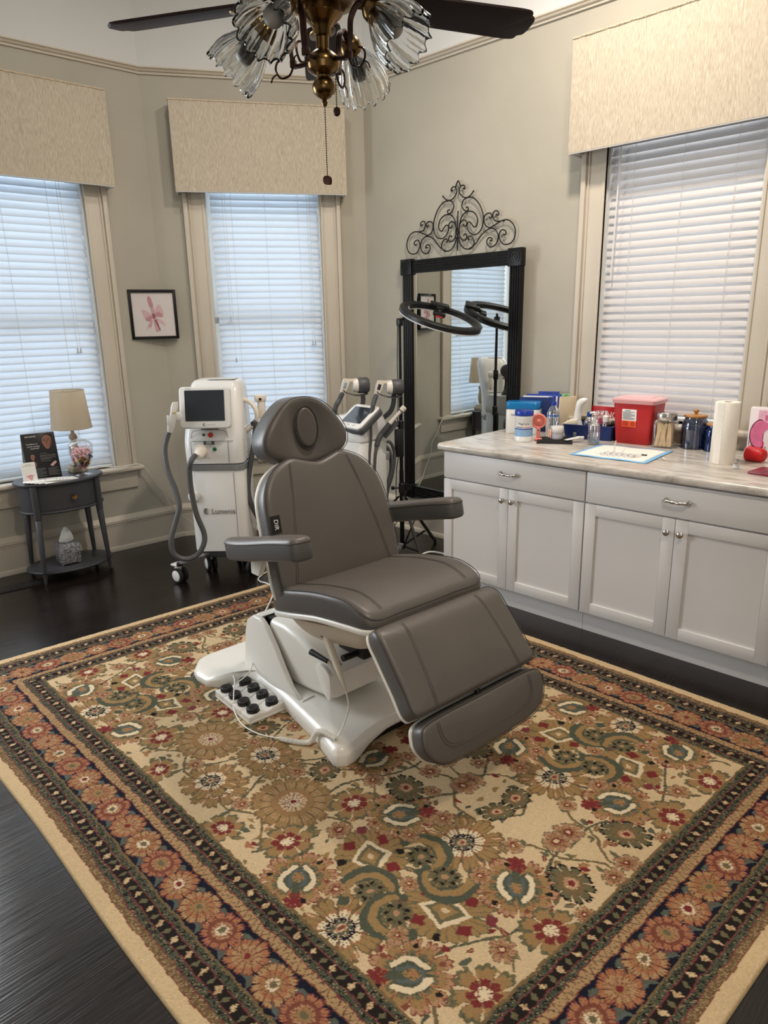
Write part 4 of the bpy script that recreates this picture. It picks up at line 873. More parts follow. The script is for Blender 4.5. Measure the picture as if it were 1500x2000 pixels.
b = B(); b.box((.20, .03, .755), (.045, .05, .06), .008); b.o('hose_clamp', m_silv, m2); b = B(B2); b.tube(spline([(.158, -.09, .70), (.175, -.09, .66), (.175, -.09, .62), (.158, -.09, .60)], 5), .005, 6); b.o('cord_hook', m_plw, m2)
b = loft([(.06, .19, .19, .05, 0, 0), (.10, .18, .18, .05, 0, 0)], B2); b.o('wheel_base', m_silv, m2)
b = B(); b.tube(spline([(.10, -.10, .08), (.20, -.06, .085), (.27, .02, .10), (.288, .03, .135)], 6), [.03] * 12 + [.024] * 7, 10); b.o('base_arm', m_silv, m2, 50)
for x, y in ((-.15, -.13), (.13, -.17), (.15, .13), (-.13, .15)): castor(m2, x, y, 20)

# ---------------------------------------------------------------- framed mirror
mr_ = thing('wall_mirror', (-3.0795, 3.926, 0), -3, 'tall mirror in fluted black frame hung beneath the iron scroll', 'mirror')
x0, x1, z0, z1, fwid, dp = -.534, .534, .276, 2.030, .092, .034
def flute(p0, p1, w, horiz):
    k = B(); n = 5; prof = [(-w / 2, 0)]
    for i in range(n):
        a0 = -w / 2 + w * i / n
        for t in (.06, .16, .5, .84, .94): prof.append((a0 + w / n * t, dp - (.007 if t in (.06, .94) else .002 if t in (.16, .84) else 0)))
    prof.append((w / 2, 0)); L_ = [p0, p1]
    k.rings([[V((q + a, -h, zc)) if not horiz else V((q, -h, zc + a)) for a, h in prof] for q, zc in L_]); return k.o('fluted_rail', m_blackm, mr_, 25)
flute((x0 + fwid / 2 + .006, z0 + .1), (x0 + fwid / 2 + .006, z1 - .1), fwid, False); flute((x1 - fwid / 2 - .006, z0 + .1), (x1 - fwid / 2 - .006, z1 - .1), fwid, False)
flute((x0 + .1, z1 - fwid / 2 - .006), (x1 - .1, z1 - fwid / 2 - .006), fwid, True); flute((x0 + .1, z0 + fwid / 2 + .006), (x1 - .1, z0 + fwid / 2 + .006), fwid, True)
for cx in (x0 + .052, x1 - .052):
    for cz in (z0 + .052, z1 - .052):
        k = B(); k.b2((cx - .054, -.044, cz - .054), (cx + .054, 0, cz + .054), .003); bl = k.o('corner_block', m_blackm, mr_)
        k = B(T(cx, -.044, cz) @ R(90, 'X')); k.lathe([(.040, -.001), (.040, .004), (.034, .005), (.032, .001), (.026, .001), (.024, .005), (.018, .006), (.016, .002), (.010, .002), (.008, .006), (0, .007)], 32); k.o('bullseye', m_blackm, bl)
m_mir = mat('mirror_silver', (236, 240, 238), .012, metal=1); b = B(); b.b2((x0 + .09, -.018, z0 + .09), (x1 - .09, -.012, z1 - .09)); b.o('glass', m_mir, mr_, 0)
b = B(); b.b2((x0 + .02, -.012, z0 + .02), (x1 - .02, 0, z1 - .02)); b.o('backing', m_black, mr_, 0)

# ---------------------------------------------------------------- iron scroll above the mirror
ir = thing('iron_wall_scroll', (-3.112, 3.955, 0), 0, 'black wrought iron scroll ornament mounted above the mirror', 'wall decor')
CV = [[(.047, 2.438), (.052, 2.433), (.059, 2.44), (.052, 2.453), (.036, 2.459), (.02, 2.45), (.009, 2.429), (.021, 2.404), (.05, 2.383), (.081, 2.38), (.106, 2.391), (.128, 2.411)],
 [(.073, 2.32), (.084, 2.319), (.088, 2.308), (.073, 2.297), (.047, 2.31), (.034, 2.336), (.046, 2.366), (.081, 2.378), (.124, 2.372), (.167, 2.339), (.195, 2.295), (.21, 2.249), (.204, 2.192), (.176, 2.156), (.137, 2.145), (.1, 2.163), (.08, 2.191), (.08, 2.217), (.096, 2.228), (.118, 2.212), (.136, 2.193), (.158, 2.203), (.165, 2.234), (.147, 2.271), (.108, 2.292), (.065, 2.289), (.034, 2.267), (.018, 2.229), (.012, 2.177), (.022, 2.14), (.052, 2.119), (.073, 2.126), (.076, 2.145), (.062, 2.158), (.053, 2.151)],
 [(.010, 2.138), (.025, 2.097), (.059, 2.067), (.104, 2.061), (.134, 2.081), (.138, 2.107), (.12, 2.135), (.098, 2.14), (.085, 2.128), (.094, 2.119)],
 [(.108, 2.064), (.155, 2.093), (.197, 2.138), (.239, 2.164), (.28, 2.172), (.314, 2.153), (.33, 2.116), (.316, 2.076), (.279, 2.058), (.248, 2.075), (.242, 2.102), (.261, 2.117), (.282, 2.109), (.281, 2.095), (.27, 2.099)],
 [(.264, 2.176), (.313, 2.194), (.353, 2.209), (.401, 2.209), (.442, 2.181), (.46, 2.136), (.449, 2.09), (.414, 2.066), (.369, 2.07), (.34, 2.103), (.339, 2.135), (.359, 2.155), (.385, 2.146), (.389, 2.127), (.373, 2.124)],
 [(.264, 2.176), (.234, 2.189), (.217, 2.216), (.218, 2.248), (.24, 2.264), (.265, 2.262), (.277, 2.245), (.269, 2.232), (.259, 2.24)],
 [(.341, 2.207), (.304, 2.214), (.285, 2.241), (.29, 2.265), (.31, 2.273), (.329, 2.261), (.327, 2.245), (.315, 2.25)],
 [(.012, 2.197), (.023, 2.229), (.048, 2.245), (.073, 2.234), (.075, 2.214), (.059, 2.205), (.05, 2.215)]]
b = B()
for s in (-1, 1):
    for c in CV:
        P = spline([(s * x, -.020, z) for x, z in c], 7); b.tube(P, .0042, 7); b.sphere(P[0], .0058, 10, 6); b.sphere(P[-1], .0058, 10, 6)
    b.sphere((s * .108, -.020, 2.064), .008, 10, 6); b.cyl((s * .36, -.02, 2.209), (s * .36, 0, 2.209), .004)
b.tube([(.002, -.020, 2.306), (0, -.022, 2.18), (0, -.020, 2.057)], .0042, 7); b.tube(spline([(-.022, -.02, 2.452), (-.012, -.02, 2.474), (0, -.02, 2.489), (.012, -.02, 2.474), (.022, -.02, 2.452)], 6), .0045, 7); b.box((0, -.022, 2.175), (.030, .014, .03), .004); b.cyl((0, -.02, 2.175), (0, 0, 2.175), .005)
b.o('scrollwork', m_blackm, ir, 60)

# ---------------------------------------------------------------- ring light on tripod stand
PX, PY = -3.165, 3.41
rl = thing('ring_light', (PX, PY, 0), 0, 'black ring light tipped flat on tripod stand in front of the mirror', 'ring light')
b = B(); b.cyl((0, 0, .06), (0, 0, .62), .0155); b.o('lower_tube', m_blackm, rl); b = B(); b.cyl((0, 0, .60), (0, 0, 1.20), .0125); b.o('middle_tube', m_blackm, rl); b = B(); b.cyl((0, 0, 1.18), (0, 0, 1.625), .0095); b.o('upper_tube', m_blackm, rl)
for z, r in ((.50, .021), (.93, .020), (1.20, .019)):
    b = B(); b.lathe([(r * .8, -.035), (r, -.03), (r, .03), (r * .8, .035)], 18, (0, 0, z)); c = b.o('collar', m_black, rl)
    b = B(); b.cyl((-.012, -.012, z), (-.035, -.035, z), .006); b.box((-.043, -.043, z), (.024, .012, .026), .004, m=R(45)); b.o('clamp_knob', m_black, c)
b = B(); b.lathe([(.022, -.02), (.026, -.015), (.026, .015), (.022, .02)], 18, (0, 0, .085)); b.o('spreader_hub', m_black, rl)
for a in (-25, 95, 215):
    d = V((math.cos(rad(a)), math.sin(rad(a)), 0)); k = B(); k.ribbon([V((0, 0, .44)) + d * .02, d * .40 + V((0, 0, .012))], .016, .016); lg = k.o('leg', m_black, rl)
    k = B(); k.ribbon([V((0, 0, .085)) + d * .022, V((0, 0, .125)) + d * .27], .014, .010); k.ribbon([V((0, 0, .09)) + d * .03, V((0, 0, .26)) + d * .165], .008, .006); k.o('spreader', m_black, lg)
    k = B(); k.sphere(d * .40 + V((0, 0, .012)), .012, 10, 6); k.o('foot', m_rubber, lg)
RG = T(.20, .175, 1.622) @ R(20.5, 'Y')
b = B(RG); n = 64; ro, ri = .275, .220
b.rings([[V((r * math.cos(2 * math.pi * k / n), r * math.sin(2 * math.pi * k / n), z)) for r, z in ((ro, -.012), (ro, .012), (ro - .01, .02), (ri + .008, .02), (ri, .014), (ri, -.012))] for k in range(n)], loop=True); rb = b.o('ring_housing', m_black, rl, 40)
b = B(RG); b.rings([[V((r * math.cos(2 * math.pi * k / n), r * math.sin(2 * math.pi * k / n), z)) for r, z in ((ro - .002, -.020), (ro - .002, -.011), (ri + .002, -.011), (ri + .002, -.020))] for k in range(n)], loop=True); b.o('diffuser', mat('frosted_diffuser', (222, 222, 222), .5, var=(5, .02)), rl, 40)
for a0 in (0, 178):
    for i in range(3):
        a = rad(a0 - 8 + i * 8); k = B(RG); k.box((.256 * math.cos(a), .256 * math.sin(a), .0205), (.018, .008, .003), .001, m=R(math.degrees(a))); k.o('vent_slot', m_rubber, rb)
b = B(RG @ R(135)); b.box((.235, 0, .026), (.075, .13, .022), .006); b.box((.19, 0, .012), (.05, .05, .03), .006); b.tube([(.19, 0, 0), (.15, .0, -.005)], .008, 8); b.o('mount_block', m_black, rl)
b = B(RG @ R(135)); b.box((.135, 0, -.012), (.05, .085, .030), .010); b.sphere((.155, 0, .0), .016, 12, 8); ph = b.o('phone_clamp', m_black, rl); b = B(RG @ R(135)); b.box((.115, .0, -.022), (.012, .05, .012), .003); b.o('clamp_pad', m_redb, ph)
b = B(); b.box((0, 0, 1.60), (.035, .035, .05), .008); b.cyl((0, 0, 1.6), (.03, .035, 1.64), .009); b.o('tilt_joint', m_black, rl)
b = B(); b.box((.004, -.024, .815), (.062, .020, .19), .006, m=R(46.7)); bx = b.o('power_box', m_black, rl); b = B(); b.sphere((-.006, -.038, .895), .004, 8, 6); b.o('indicator', mat('white_indicator', (230, 235, 245), .3), bx)
b = B(); b.tube(spline([(-.012, -.006, 1.60), (-.018, -.008, 1.35), (-.016, -.006, 1.15), (-.02, -.014, .92)], 8), .0028, 6); b.tube(spline([(-.0, -.028, .72), (-.03, -.02, .60), (-.05, -.01, .35), (-.06, -.03, .26), (-.03, -.05, .235), (.0, -.05, .27)], 8), .0028, 6); b.o('power_lead', m_rubber, rl)

# ---------------------------------------------------------------- framed print across the shallow corner
pf = thing('framed_print', CM + V((.9475, -.3197, 0)) * .058, 71.36, 'black framed print of pink lipstick tied with bow between the two windows', 'picture')
zb, zt, xl, xr = 1.513, 1.855, -.236, .093
b = B()
for a, c in (((xl, zb), (xl + .020, zt)), ((xr - .020, zb), (xr, zt)), ((xl, zb), (xr, zb + .020)), ((xl, zt - .020), (xr, zt))): b.b2((a[0], -.012, a[1]), (c[0], .014, c[1]), .002)
b.o('frame', m_blackm, pf); b = B(); b.b2((xl + .015, .002, zb + .015), (xr - .015, .012, zt - .015)); b.o('backing', m_black, pf, 0)
m_art = mat('pale_pink_paper', (214, 206, 204), .75, var=(6, .03)); b = B(); b.b2((xl + .018, .0, zb + .018), (xr - .018, .003, zt - .018)); ar = b.o('print', m_art, pf, 0)
def ink(nm, col, pts, sm=5):
    o = sp2(pts, sm) if sm else pts; cx, cz = (xl + xr) / 2, (zb + zt) / 2
    k = B(); k.prism([(cx + (x - 800) / 3340, cz - (y - 745) / 3340) for x, y in o], 0, .0006, lambda a, c, h: (a, -.0003 - h - ink.k, c)); ink.k += .00025; k.o(nm, col, ar, 0)
ink.k = 0
i1, i2, i3, i4 = [mat('pink_ink_%d' % i, c, .8, var=(60, .06)) for i, c in enumerate(((188, 138, 146), (208, 176, 178), (150, 92, 104), (198, 160, 164)))]
ink('ribbon_tail', i4, [(720, 880), (640, 1010), (600, 1110), (660, 1030), (700, 1070), (760, 900)]); ink('ribbon_tail', i2, [(860, 850), (960, 960), (1060, 1010), (980, 880)])
ink('bow_loop', i2, [(760, 760), (640, 660), (530, 640), (560, 760), (620, 880), (720, 860)]); ink('bow_loop', i2, [(820, 740), (870, 580), (950, 520), (1020, 640), (1030, 770), (960, 810)])
ink('bow_shade', i1, [(760, 770), (660, 800), (600, 860), (690, 900), (750, 840)]); ink('bow_shade', i1, [(830, 770), (900, 680), (1010, 760), (960, 800)])
ink('lipstick_case', i4, [(740, 570), (800, 560), (930, 1120), (820, 1150)], 0); ink('lipstick_case', i3, [(800, 870), (850, 860), (930, 1100), (900, 1110)], 0); ink('lipstick_tip', i1, [(690, 400), (700, 340), (730, 320), (770, 380), (805, 560), (730, 575)]); ink('bow_knot', i3, [(760, 740), (810, 720), (840, 780), (800, 850), (770, 800)])

# ---------------------------------------------------------------- oval side table and what stands on it
m_tab = mat('charcoal_paint', (58, 58, 62), .42, var=(5, .06), bump=(60, .06)); m_brass = mat('aged_brass_knob', (150, 116, 70), .3, metal=1, var=(30, .1))
TR = 87
tb = thing('oval_side_table', (-4.665, 1.706, 0), TR, 'dark grey oval side table with one drawer by the window', 'side table')
def oval(rx, ry): return ell(rx, ry, 56)
TH = .662
b = B(); b.prism(oval(.280, .195), TH - .020, TH, None, .008, 3); b.o('tabletop', m_tab, tb, 50)
b = B(); b.prism(oval(.255, .168), TH - .190, TH - .020, None); ap = b.o('apron', m_tab, tb, 40)
b = B(); b.prism(oval(.266, .178), TH - .205, TH - .188, None, .007, 3); b.o('apron_moulding', m_tab, ap, 50)
b = B(); b.rings([[V((.258 * math.sin(a), -.171 * math.cos(a), z)) for a in [rad(-46 + 92 * i / 16) for i in range(17)]] + [V((.250 * math.sin(a), -.162 * math.cos(a), z)) for a in [rad(46 - 92 * i / 16) for i in range(17)]] for z in (TH - .180, TH - .030)]); dr = b.o('drawer', m_tab, tb, 40)
b = B(T(.02, -.171, TH - .108) @ R(90, 'X')); b.lathe([(.007, -.004), (.007, .010), (.013, .013), (.0165, .020), (.0165, .024), (.012, .023), (0, .021)], 24); b.o('knob', m_brass, dr)
for sx in (-1, 1):
    for sy in (-1, 1):
        x, y = sx * .196, sy * .118; x2, y2 = sx * .210, sy * .132
        b = B(); b.rings([[V((x + .022 * math.cos(a), y + .022 * math.sin(a), z)) for a in [2 * math.pi * i / 20 for i in range(20)]] for z in (TH - .020, TH - .235)])
        b.tube([(x, y, TH - .235), (x, y, TH - .24), (x2 - (x2 - x) * .1, y2 - (y2 - y) * .1, .12), (x2, y2, .075)], [.016, .021, .0145, .013], 18); b.tube([(x2, y2, .06), (x2 + sx * .004, y2, .0)], [.013, .010], 14); b.o('leg', m_tab, tb, 50)
b = B(); b.prism(oval(.278, .196), .058, .076, None, .008, 3); b.o('lower_shelf', m_tab, tb, 50)
TM = T(-4.665, 1.706, 0) @ R(TR)
def ontab(x, y, z=TH): return TM @ V((x, y, z))

m_shade = trans_mat('oatmeal_linen_shade', (224, 214, 198), (232, 222, 204), .72)
lp = thing('table_lamp', ontab(.150, .070), TR, 'table lamp with oatmeal drum shade at the back of the oval table', 'lamp')
m_lbase = mat('washed_wood', (170, 156, 136), .6, var=(12, .12), bump=(40, .1))
b = B(); b.box((0, 0, .018), (.10, .10, .036), .006); b.box((0, 0, .046), (.075, .075, .022), .006); b.lathe([(.022, .056), (.016, .07), (.026, .10), (.030, .14), (.020, .20), (.014, .215), (.026, .225), (.028, .245), (.012, .262), (.012, .30)], 24); b.o('lamp_base', m_lbase, lp)
b = B(); b.lathe([(.128, .295), (.105, .545)], 44, cap0=False, cap1=False); b.lathe([(.126, .295), (.103, .545)], 44, cap0=False, cap1=False); b.lathe([(.128, .295), (.1285, .298), (.126, .298), (.126, .295)], 44, cap0=False, cap1=False); b.o('lamp_shade', m_shade, lp, 60)
b = B(); b.tube([(.128 * math.cos(2 * math.pi * i / 44), .128 * math.sin(2 * math.pi * i / 44), .296) for i in range(44)], .002, 5, True); b.tube([(.105 * math.cos(2 * math.pi * i / 44), .105 * math.sin(2 * math.pi * i / 44), .545) for i in range(44)], .002, 5, True); b.o('shade_trim', m_lbase, lp)
b = B(); b.cyl((-.103, 0, .535), (.103, 0, .535), .0018); b.cyl((0, -.103, .535), (0, .103, .535), .0018); b.cyl((0, 0, .30), (0, 0, .54), .004); b.o('shade_spider', m_brass, lp)
b = B(); b.sphere((0, 0, .40), (.028, .028, .04), 16, 10); b.lathe([(.014, .31), (.014, .365)], 16); b.o('bulb', mat('milk_bulb', (225, 225, 220), .3), lp)

m_gl = glass_mat('clear_jar_glass', mix=.96, rough=.02)
jx, jy = .135, -.085
jr = thing('candy_jar', ontab(jx, jy), TR, 'footed clear glass jar with lid, full of wrapped candies', 'jar')
b = B(); b.lathe([(.056, 0), (.058, .004), (.040, .010), (.012, .016), (.009, .035), (.012, .046), (.030, .054), (.052, .074), (.066, .105), (.074, .150), (.076, .185), (.074, .200), (.0715, .200), (.073, .185), (.071, .150), (.063, .107), (.049, .078), (.028, .059), (0, .056)], 48, cap1=True); b.o('bowl', m_gl, jr, 60)
b = B(); b.lathe([(.077, .200), (.079, .204), (.074, .210), (.060, .226), (.034, .240), (.012, .246), (.008, .252), (.014, .262), (.014, .270), (.008, .278), (0, .279)], 44); b.lathe([(.074, .203), (.058, .222), (.03, .236), (0, .24)], 44, cap0=False); b.o('lid', m_gl, jr, 60)
def candy(name, m1, m2, label, grp):
    e = thing(name, (0, 0, 0), 0, label, 'candy', grp)
    k = B(); k.sphere((0, 0, 0), (.0105, .0095, .0085), 12, 8); k.o('sweet', m1, e, 60)
    for s in (-1, 1):
        k = B(); k.rings([[V((s * x, r * (1 + .35 * math.cos(3 * a)) * math.cos(a), r * .7 * math.sin(a))) for a in [2 * math.pi * i / 12 for i in range(12)]] for x, r in ((.009, .0028), (.012, .0035), (.018, .0085))]); k.o('twist', m2, e, 0)
    return e
m_pk = mat('pink_striped_wrapper', (232, 150, 165), .25, spec=.6, var=(160, .3, (240, 214, 216))); m_gd = mat('gold_foil', (176, 146, 70), .25, metal=.9, var=(120, .2)); m_bl = mat('blue_foil', (34, 96, 176), .25, metal=.5, var=(90, .2)); m_rd = mat('rose_foil', (196, 84, 96), .25, metal=.4, var=(90, .2)); m_nv = mat('dark_blue_foil', (30, 34, 72), .25, metal=.5, var=(90, .2)); m_clr = mat('pink_cellophane', (238, 196, 200), .2, var=(90, .1))
kinds = {'pink': (candy('candy', m_pk, m_clr, 'pink and white wrapped candy heaped in the footed glass jar', 'pink candies in the jar')), 'gold': candy('candy', m_gd, m_gd, 'gold foil candy low in the footed glass jar', 'gold candies in the jar'), 'rose': candy('candy', m_rd, m_rd, 'rose red foil candy low in the footed glass jar', 'rose candies in the jar'), 'blue': candy('candy', m_bl, m_bl, 'bright blue foil candy against the side of the footed glass jar', 'blue candies in the jar'), 'navy': candy('candy', m_nv, m_nv, 'dark blue foil candy at the bottom of the footed glass jar', 'dark blue candies in the jar')}
rr_ = random.Random(5); used = set()
lay = [(.066, .030, 5), (.082, .046, 9), (.099, .054, 11), (.116, .059, 12), (.133, .062, 13), (.150, .063, 13), (.163, .058, 11), (.174, .040, 7)]
for li, (z, rm, n) in enumerate(lay):
    for i in range(n):
        inner = i % 3 == 2; rr2 = rm * (.42 if inner else .86); an = 2 * math.pi * i / n + li * .7
        x, y = rr2 * math.cos(an), rr2 * math.sin(an); side = math.degrees(math.atan2(y, x))
        k = 'pink'
        if li == 0: k = rr_.choice(['navy', 'rose', 'gold'])
        elif li == 1: k = rr_.choice(['rose', 'gold', 'navy', 'rose'])
        elif li == 2: k = 'gold' if -150 < side < -20 else rr_.choice(['rose', 'pink'])
        elif li == 3: k = 'gold' if -120 < side < -30 else ('blue' if -30 <= side < 10 else 'pink')
        elif li == 4: k = 'blue' if -40 < side < -5 else 'pink'
        p = ontab(jx + x, jy + y, TH + z + rr_.uniform(-.003, .003)); ro = (rr_.uniform(0, 3), rr_.uniform(0, 3), rr_.uniform(0, 6))
        if k not in used: used.add(k); kinds[k].location = p; kinds[k].rotation_euler = ro
        else: dup(kinds[k], p, rot=ro)

# display card with a portrait, small card, fanned leaflets
m_blk = mat('black_card', (24, 23, 25), .35, var=(8, .1)); m_skin = mat('printed_skin', (146, 102, 84), .6, var=(30, .08)); m_skd = mat('printed_skin_shade', (104, 62, 48), .6, var=(30, .1)); m_hair = mat('printed_hair', (34, 26, 26), .6, var=(40, .1)); m_gpr = mat('grey_fine_print', (120, 118, 118), .6, var=(200, .3)); m_pkp = mat('printed_pink', (214, 150, 154), .6, var=(40, .1)); m_lip = mat('printed_lips', (150, 74, 74), .6)
DM = T(-.085, -.025, TH) @ R(-4) @ R(-12, 'X')
sg = thing('display_card', TM.translation, TR, 'black printed display card with portrait standing on the oval table', 'display stand')
w, h = .100, .300
b = B(DM); b.box((0, 0, h / 2), (w * 2, .002, h), .0006); cd = b.o('front_board', m_blk, sg)
b = B(T(-.085, -.025, TH) @ R(-4)); b.raw([(-w, .068, h * .97), (w, .068, h * .97), (w, .132, .0), (-w, .132, 0), (-w, .066, h * .97), (w, .066, h * .97), (w, .130, 0), (-w, .130, 0)], [(0, 1, 2, 3), (4, 5, 6, 7), (0, 3, 7, 4), (1, 2, 6, 5), (0, 1, 5, 4), (3, 2, 6, 7)])
bkb = b.o('back_board', m_paper, sg, 0)
def flat(nm, o, m, par, M_, k=0): q = B(M_); q.prism(o, 0, .0003, lambda a, c, hh: (a, -.0012 - hh - k * .0004, c)); return q.o(nm, m, par, 0)
def face(cx, cz, s, k=0):
    flat('portrait_hair', [(cx + s * x, cz + s * z) for x, z in sp2([(-.55, .75), (0, 1.15), (.7, 1.0), (.95, .4), (.85, -.3), (.4, -.6), (-.4, .1)], 5)], m_hair, cd, DM, 0)
    flat('portrait_face', [(cx + s * x, cz + s * z) for x, z in sp2([(-.62, .45), (-.35, .85), (.15, .9), (.55, .55), (.6, .0), (.4, -.6), (.05, -1.0), (-.3, -.95), (-.55, -.5), (-.68, -.05)], 5)], m_skin, cd, DM, 1)
    flat('portrait_shade', [(cx + s * x, cz + s * z) for x, z in sp2([(.55, .5), (.6, 0), (.42, -.55), (.1, -1.0), (.25, -.5), (.4, 0)], 5)], m_skd, cd, DM, 2)
    for ex in (-.36, .16):
        flat('portrait_eye', [(cx + s * (ex + .13 * math.cos(a)), cz + s * (.18 + .06 * math.sin(a))) for a in [2 * math.pi * i / 10 for i in range(10)]], m_hair, cd, DM, 2); flat('portrait_brow', [(cx + s * (ex - .17), cz + s * .34), (cx + s * (ex + .17), cz + s * .40), (cx + s * (ex + .17), cz + s * .45), (cx + s * (ex - .15), cz + s * .40)], m_hair, cd, DM, 2)
    flat('portrait_nose', [(cx + s * x, cz + s * z) for x, z in ((-.14, .15), (-.22, -.22), (-.02, -.26), (-.06, .1))], m_skd, cd, DM, 2)
    flat('portrait_lips', [(cx + s * (-.1 + .2 * math.cos(a)), cz + s * (-.52 + .08 * math.sin(a))) for a in [2 * math.pi * i / 12 for i in range(12)]], m_lip, cd, DM, 2)
face(.050, .240, .046); face(-.052, .148, .020); face(-.050, .098, .020)
TF = lambda x, z: DM @ T(x, -.0014, z) @ FRONT
text('REVANESSE', .013, m_paper, cd, TF(-.045, .280), 'title_print', .0002)
for i, tt in enumerate(('Confidence is', 'worth creating', 'TOGETHER')): text(tt, .0125 if i < 2 else .0105, m_paper, cd, TF(-.044 + i * .006, .232 - i * .015), 'slogan_print', .0002, shear=.15 if i < 2 else 0)
for x0_, x1_, z_ in [(-.01, .035, .166), (-.01, .085, .154), (-.01, .085, .147), (-.01, .085, .137), (-.01, .06, .130), (-.01, .05, .118)] + [(-.075, .01 - .02 * (i % 3 == 2), .072 - i * .0085) for i in range(7)] + [(.025, .088 - .015 * (i % 3 == 1), .068 - i * .0085) for i in range(6)]:
    flat('text_line', [(x0_, z_ - .0013), (x1_, z_ - .0013), (x1_, z_ + .0013), (x0_, z_ + .0013)], m_gpr, cd, DM)
flat('product_print', [(.045, .088), (.075, .110), (.083, .103), (.054, .080)], m_pkp, cd, DM, 1); flat('product_edge', [(.042, .088), (.074, .112), (.085, .103), (.055, .078)], m_paper, cd, DM, 0)
sc2 = thing('small_card', TM.translation, TR, 'small white card standing in front of the black display card', 'card')
D2 = T(-.192, -.085, TH) @ R(-2) @ R(-13, 'X'); b = B(D2); b.box((0, 0, .066), (.084, .0025, .132), .0006); c2 = b.o('front_panel', m_paper, sc2); b = B(T(-.192, -.085, TH) @ R(-2) @ R(16, 'X')); b.box((0, .052, .048), (.07, .002, .094)); b.o('rear_strut', m_paper, sc2)
flat('heart_print', sp2([(-.018, .048), (.016, .052), (.012, .028), (.0, .018), (-.008, .03)], 4), m_pkp, c2, D2)
for i in range(9): x, z = -.034 + (i * 37 % 68) / 1000, .022 + (i * 23 % 34) / 1000; flat('floral_print', ell(.0024, .0030, 8, x, z), m_gpr, c2, D2)
for z_, w_ in ((.118, .018), (.110, .035)): flat('text_line', [(-w_, z_ - .001), (w_, z_ - .001), (w_, z_ + .001), (-w_, z_ + .001)], m_gpr, c2, D2)
lf = thing('leaflet', ontab(-.035, -.122, TH), TR + 4, 'white printed leaflet in the fan on the oval table front', 'leaflet', 'leaflets fanned on the oval table')
b = B(); b.box((0, 0, .0012), (.21, .10, .0022), .0006); lp_ = b.o('sheet', m_paper, lf)
b = B(); b.box((.055, -.01, .0025), (.07, .05, .0003)); b.o('picture_frame_print', m_gpr, lf); b = B(); b.box((.055, -.01, .0027), (.064, .044, .0003)); b.o('picture_print', m_paper, lf)
for i in range(4): b = B(); b.prism(ell(.012, .006, 9, -.03 + i * .022, .022 - .008 * (i % 2)), .0023, .0026); b.o('floral_print', m_gpr, lf)
for i in range(1, 6): dup(lf, ontab(-.048 - i * .017, -.117 + .004 * i, TH + .0024 * i), TR + 4 - i * 5)
# tissue box on the lower shelf
tx = thing('tissue_box', ontab(-.020, -.03, .076), TR - 2, 'sparkling silver mosaic tissue box on the lower shelf of the oval table', 'tissue box')
m_mos = bpy.data.materials.new('silver_mosaic'); m_mos.use_nodes = True; nt = m_mos.node_tree; pb = nt.nodes['Principled BSDF']
vo = nt.nodes.new('ShaderNodeTexVoronoi'); vo.inputs['Scale'].default_value = 150; tc = nt.nodes.new('ShaderNodeTexCoord'); nt.links.new(tc.outputs['Object'], vo.inputs[0]); rp = nt.nodes.new('ShaderNodeValToRGB'); rp.color_ramp.elements[0].color = lin((22, 22, 26)); rp.color_ramp.elements[1].color = lin((214, 214, 220)); nt.links.new(vo.outputs['Color'], rp.inputs[0]); nt.links.new(rp.outputs[0], pb.inputs['Base Color']); pb.inputs['Metallic'].default_value = .6; pb.inputs['Roughness'].default_value = .25
bp = nt.nodes.new('ShaderNodeBump'); bp.inputs['Distance'].default_value = .002; nt.links.new(vo.outputs[0], bp.inputs['Height']); nt.links.new(bp.outputs[0], pb.inputs['Normal'])
b = B(); b.box((0, 0, .076), (.128, .128, .136), .006)
for x in (-.052, .052):
    for y in (-.052, .052): b.sphere((x, y, .006), .007, 8, 6)
b.o('cover', m_mos, tx); b = B(); b.prism(ell(.04, .022, 24), .1435, .146); b.o('slot', m_black, tx)
b = B(); b.rings([[V((r * (1 + .22 * math.sin(5 * a + z * 20)) * math.cos(a) + dx, r * .55 * (1 + .2 * math.cos(4 * a)) * math.sin(a), z)) for a in [2 * math.pi * i / 30 for i in range(30)]] for r, z, dx in ((.03, .143, 0), (.042, .158, 0), (.036, .185, .004), (.024, .22, .006), (.010, .245, .004), (.003, .25, .004))]); b.o('tissue', trans_mat('white_tissue', (232, 231, 230), (232, 231, 230), .3), tx, 60)
# floor register
vt = thing('floor_vent', (-4.63, 1.36, 0), 82, 'dark slotted heating register in the floor beside the oval table', 'vent')
b = B(); b.box((0, 0, .003), (.30, .12, .006), .002); b.o('frame', mat('bronze_register', (34, 30, 28), .45, metal=.4), vt)
for i in range(16): k = B(); k.box((-.12 + i * .016, 0, .0065), (.009, .08, .002)); k.o('slot', m_rubber, vt)
# white cords along the wall and floor
cb = B(); cb.tube(spline([(-4.77, 2.02, .664), (-4.76, 2.16, .640), (-4.79, 2.33, .628), (-4.795, 2.39, .57), (-4.80, 2.45, .453), (-4.80, 2.51, .375), (-4.775, 2.55, .26), (-4.755, 2.63, .17), (-4.70, 2.74, .06), (-4.62, 2.86, .012), (-4.45, 3.05, .006)], 10), .0042, 7); tag(cb.o('lamp_cord', m_cord, None, 60), 'thin white cord running from the window stool down to the baseboard', 'cord')
cb = B(); cb.tube(spline([(-3.72, 2.80, .006), (-3.64, 2.60, .006), (-3.575, 2.47, .007), (-3.50, 2.425, .014), (-3.40, 2.42, .020), (-3.25, 2.34, .020), (-2.95, 2.02, .020), (-2.72, 1.84, .020)], 10), .0045, 7); tag(cb.o('chair_power_cord', m_cord, None, 60), 'white power cord crossing the rug border behind the treatment chair', 'cord')
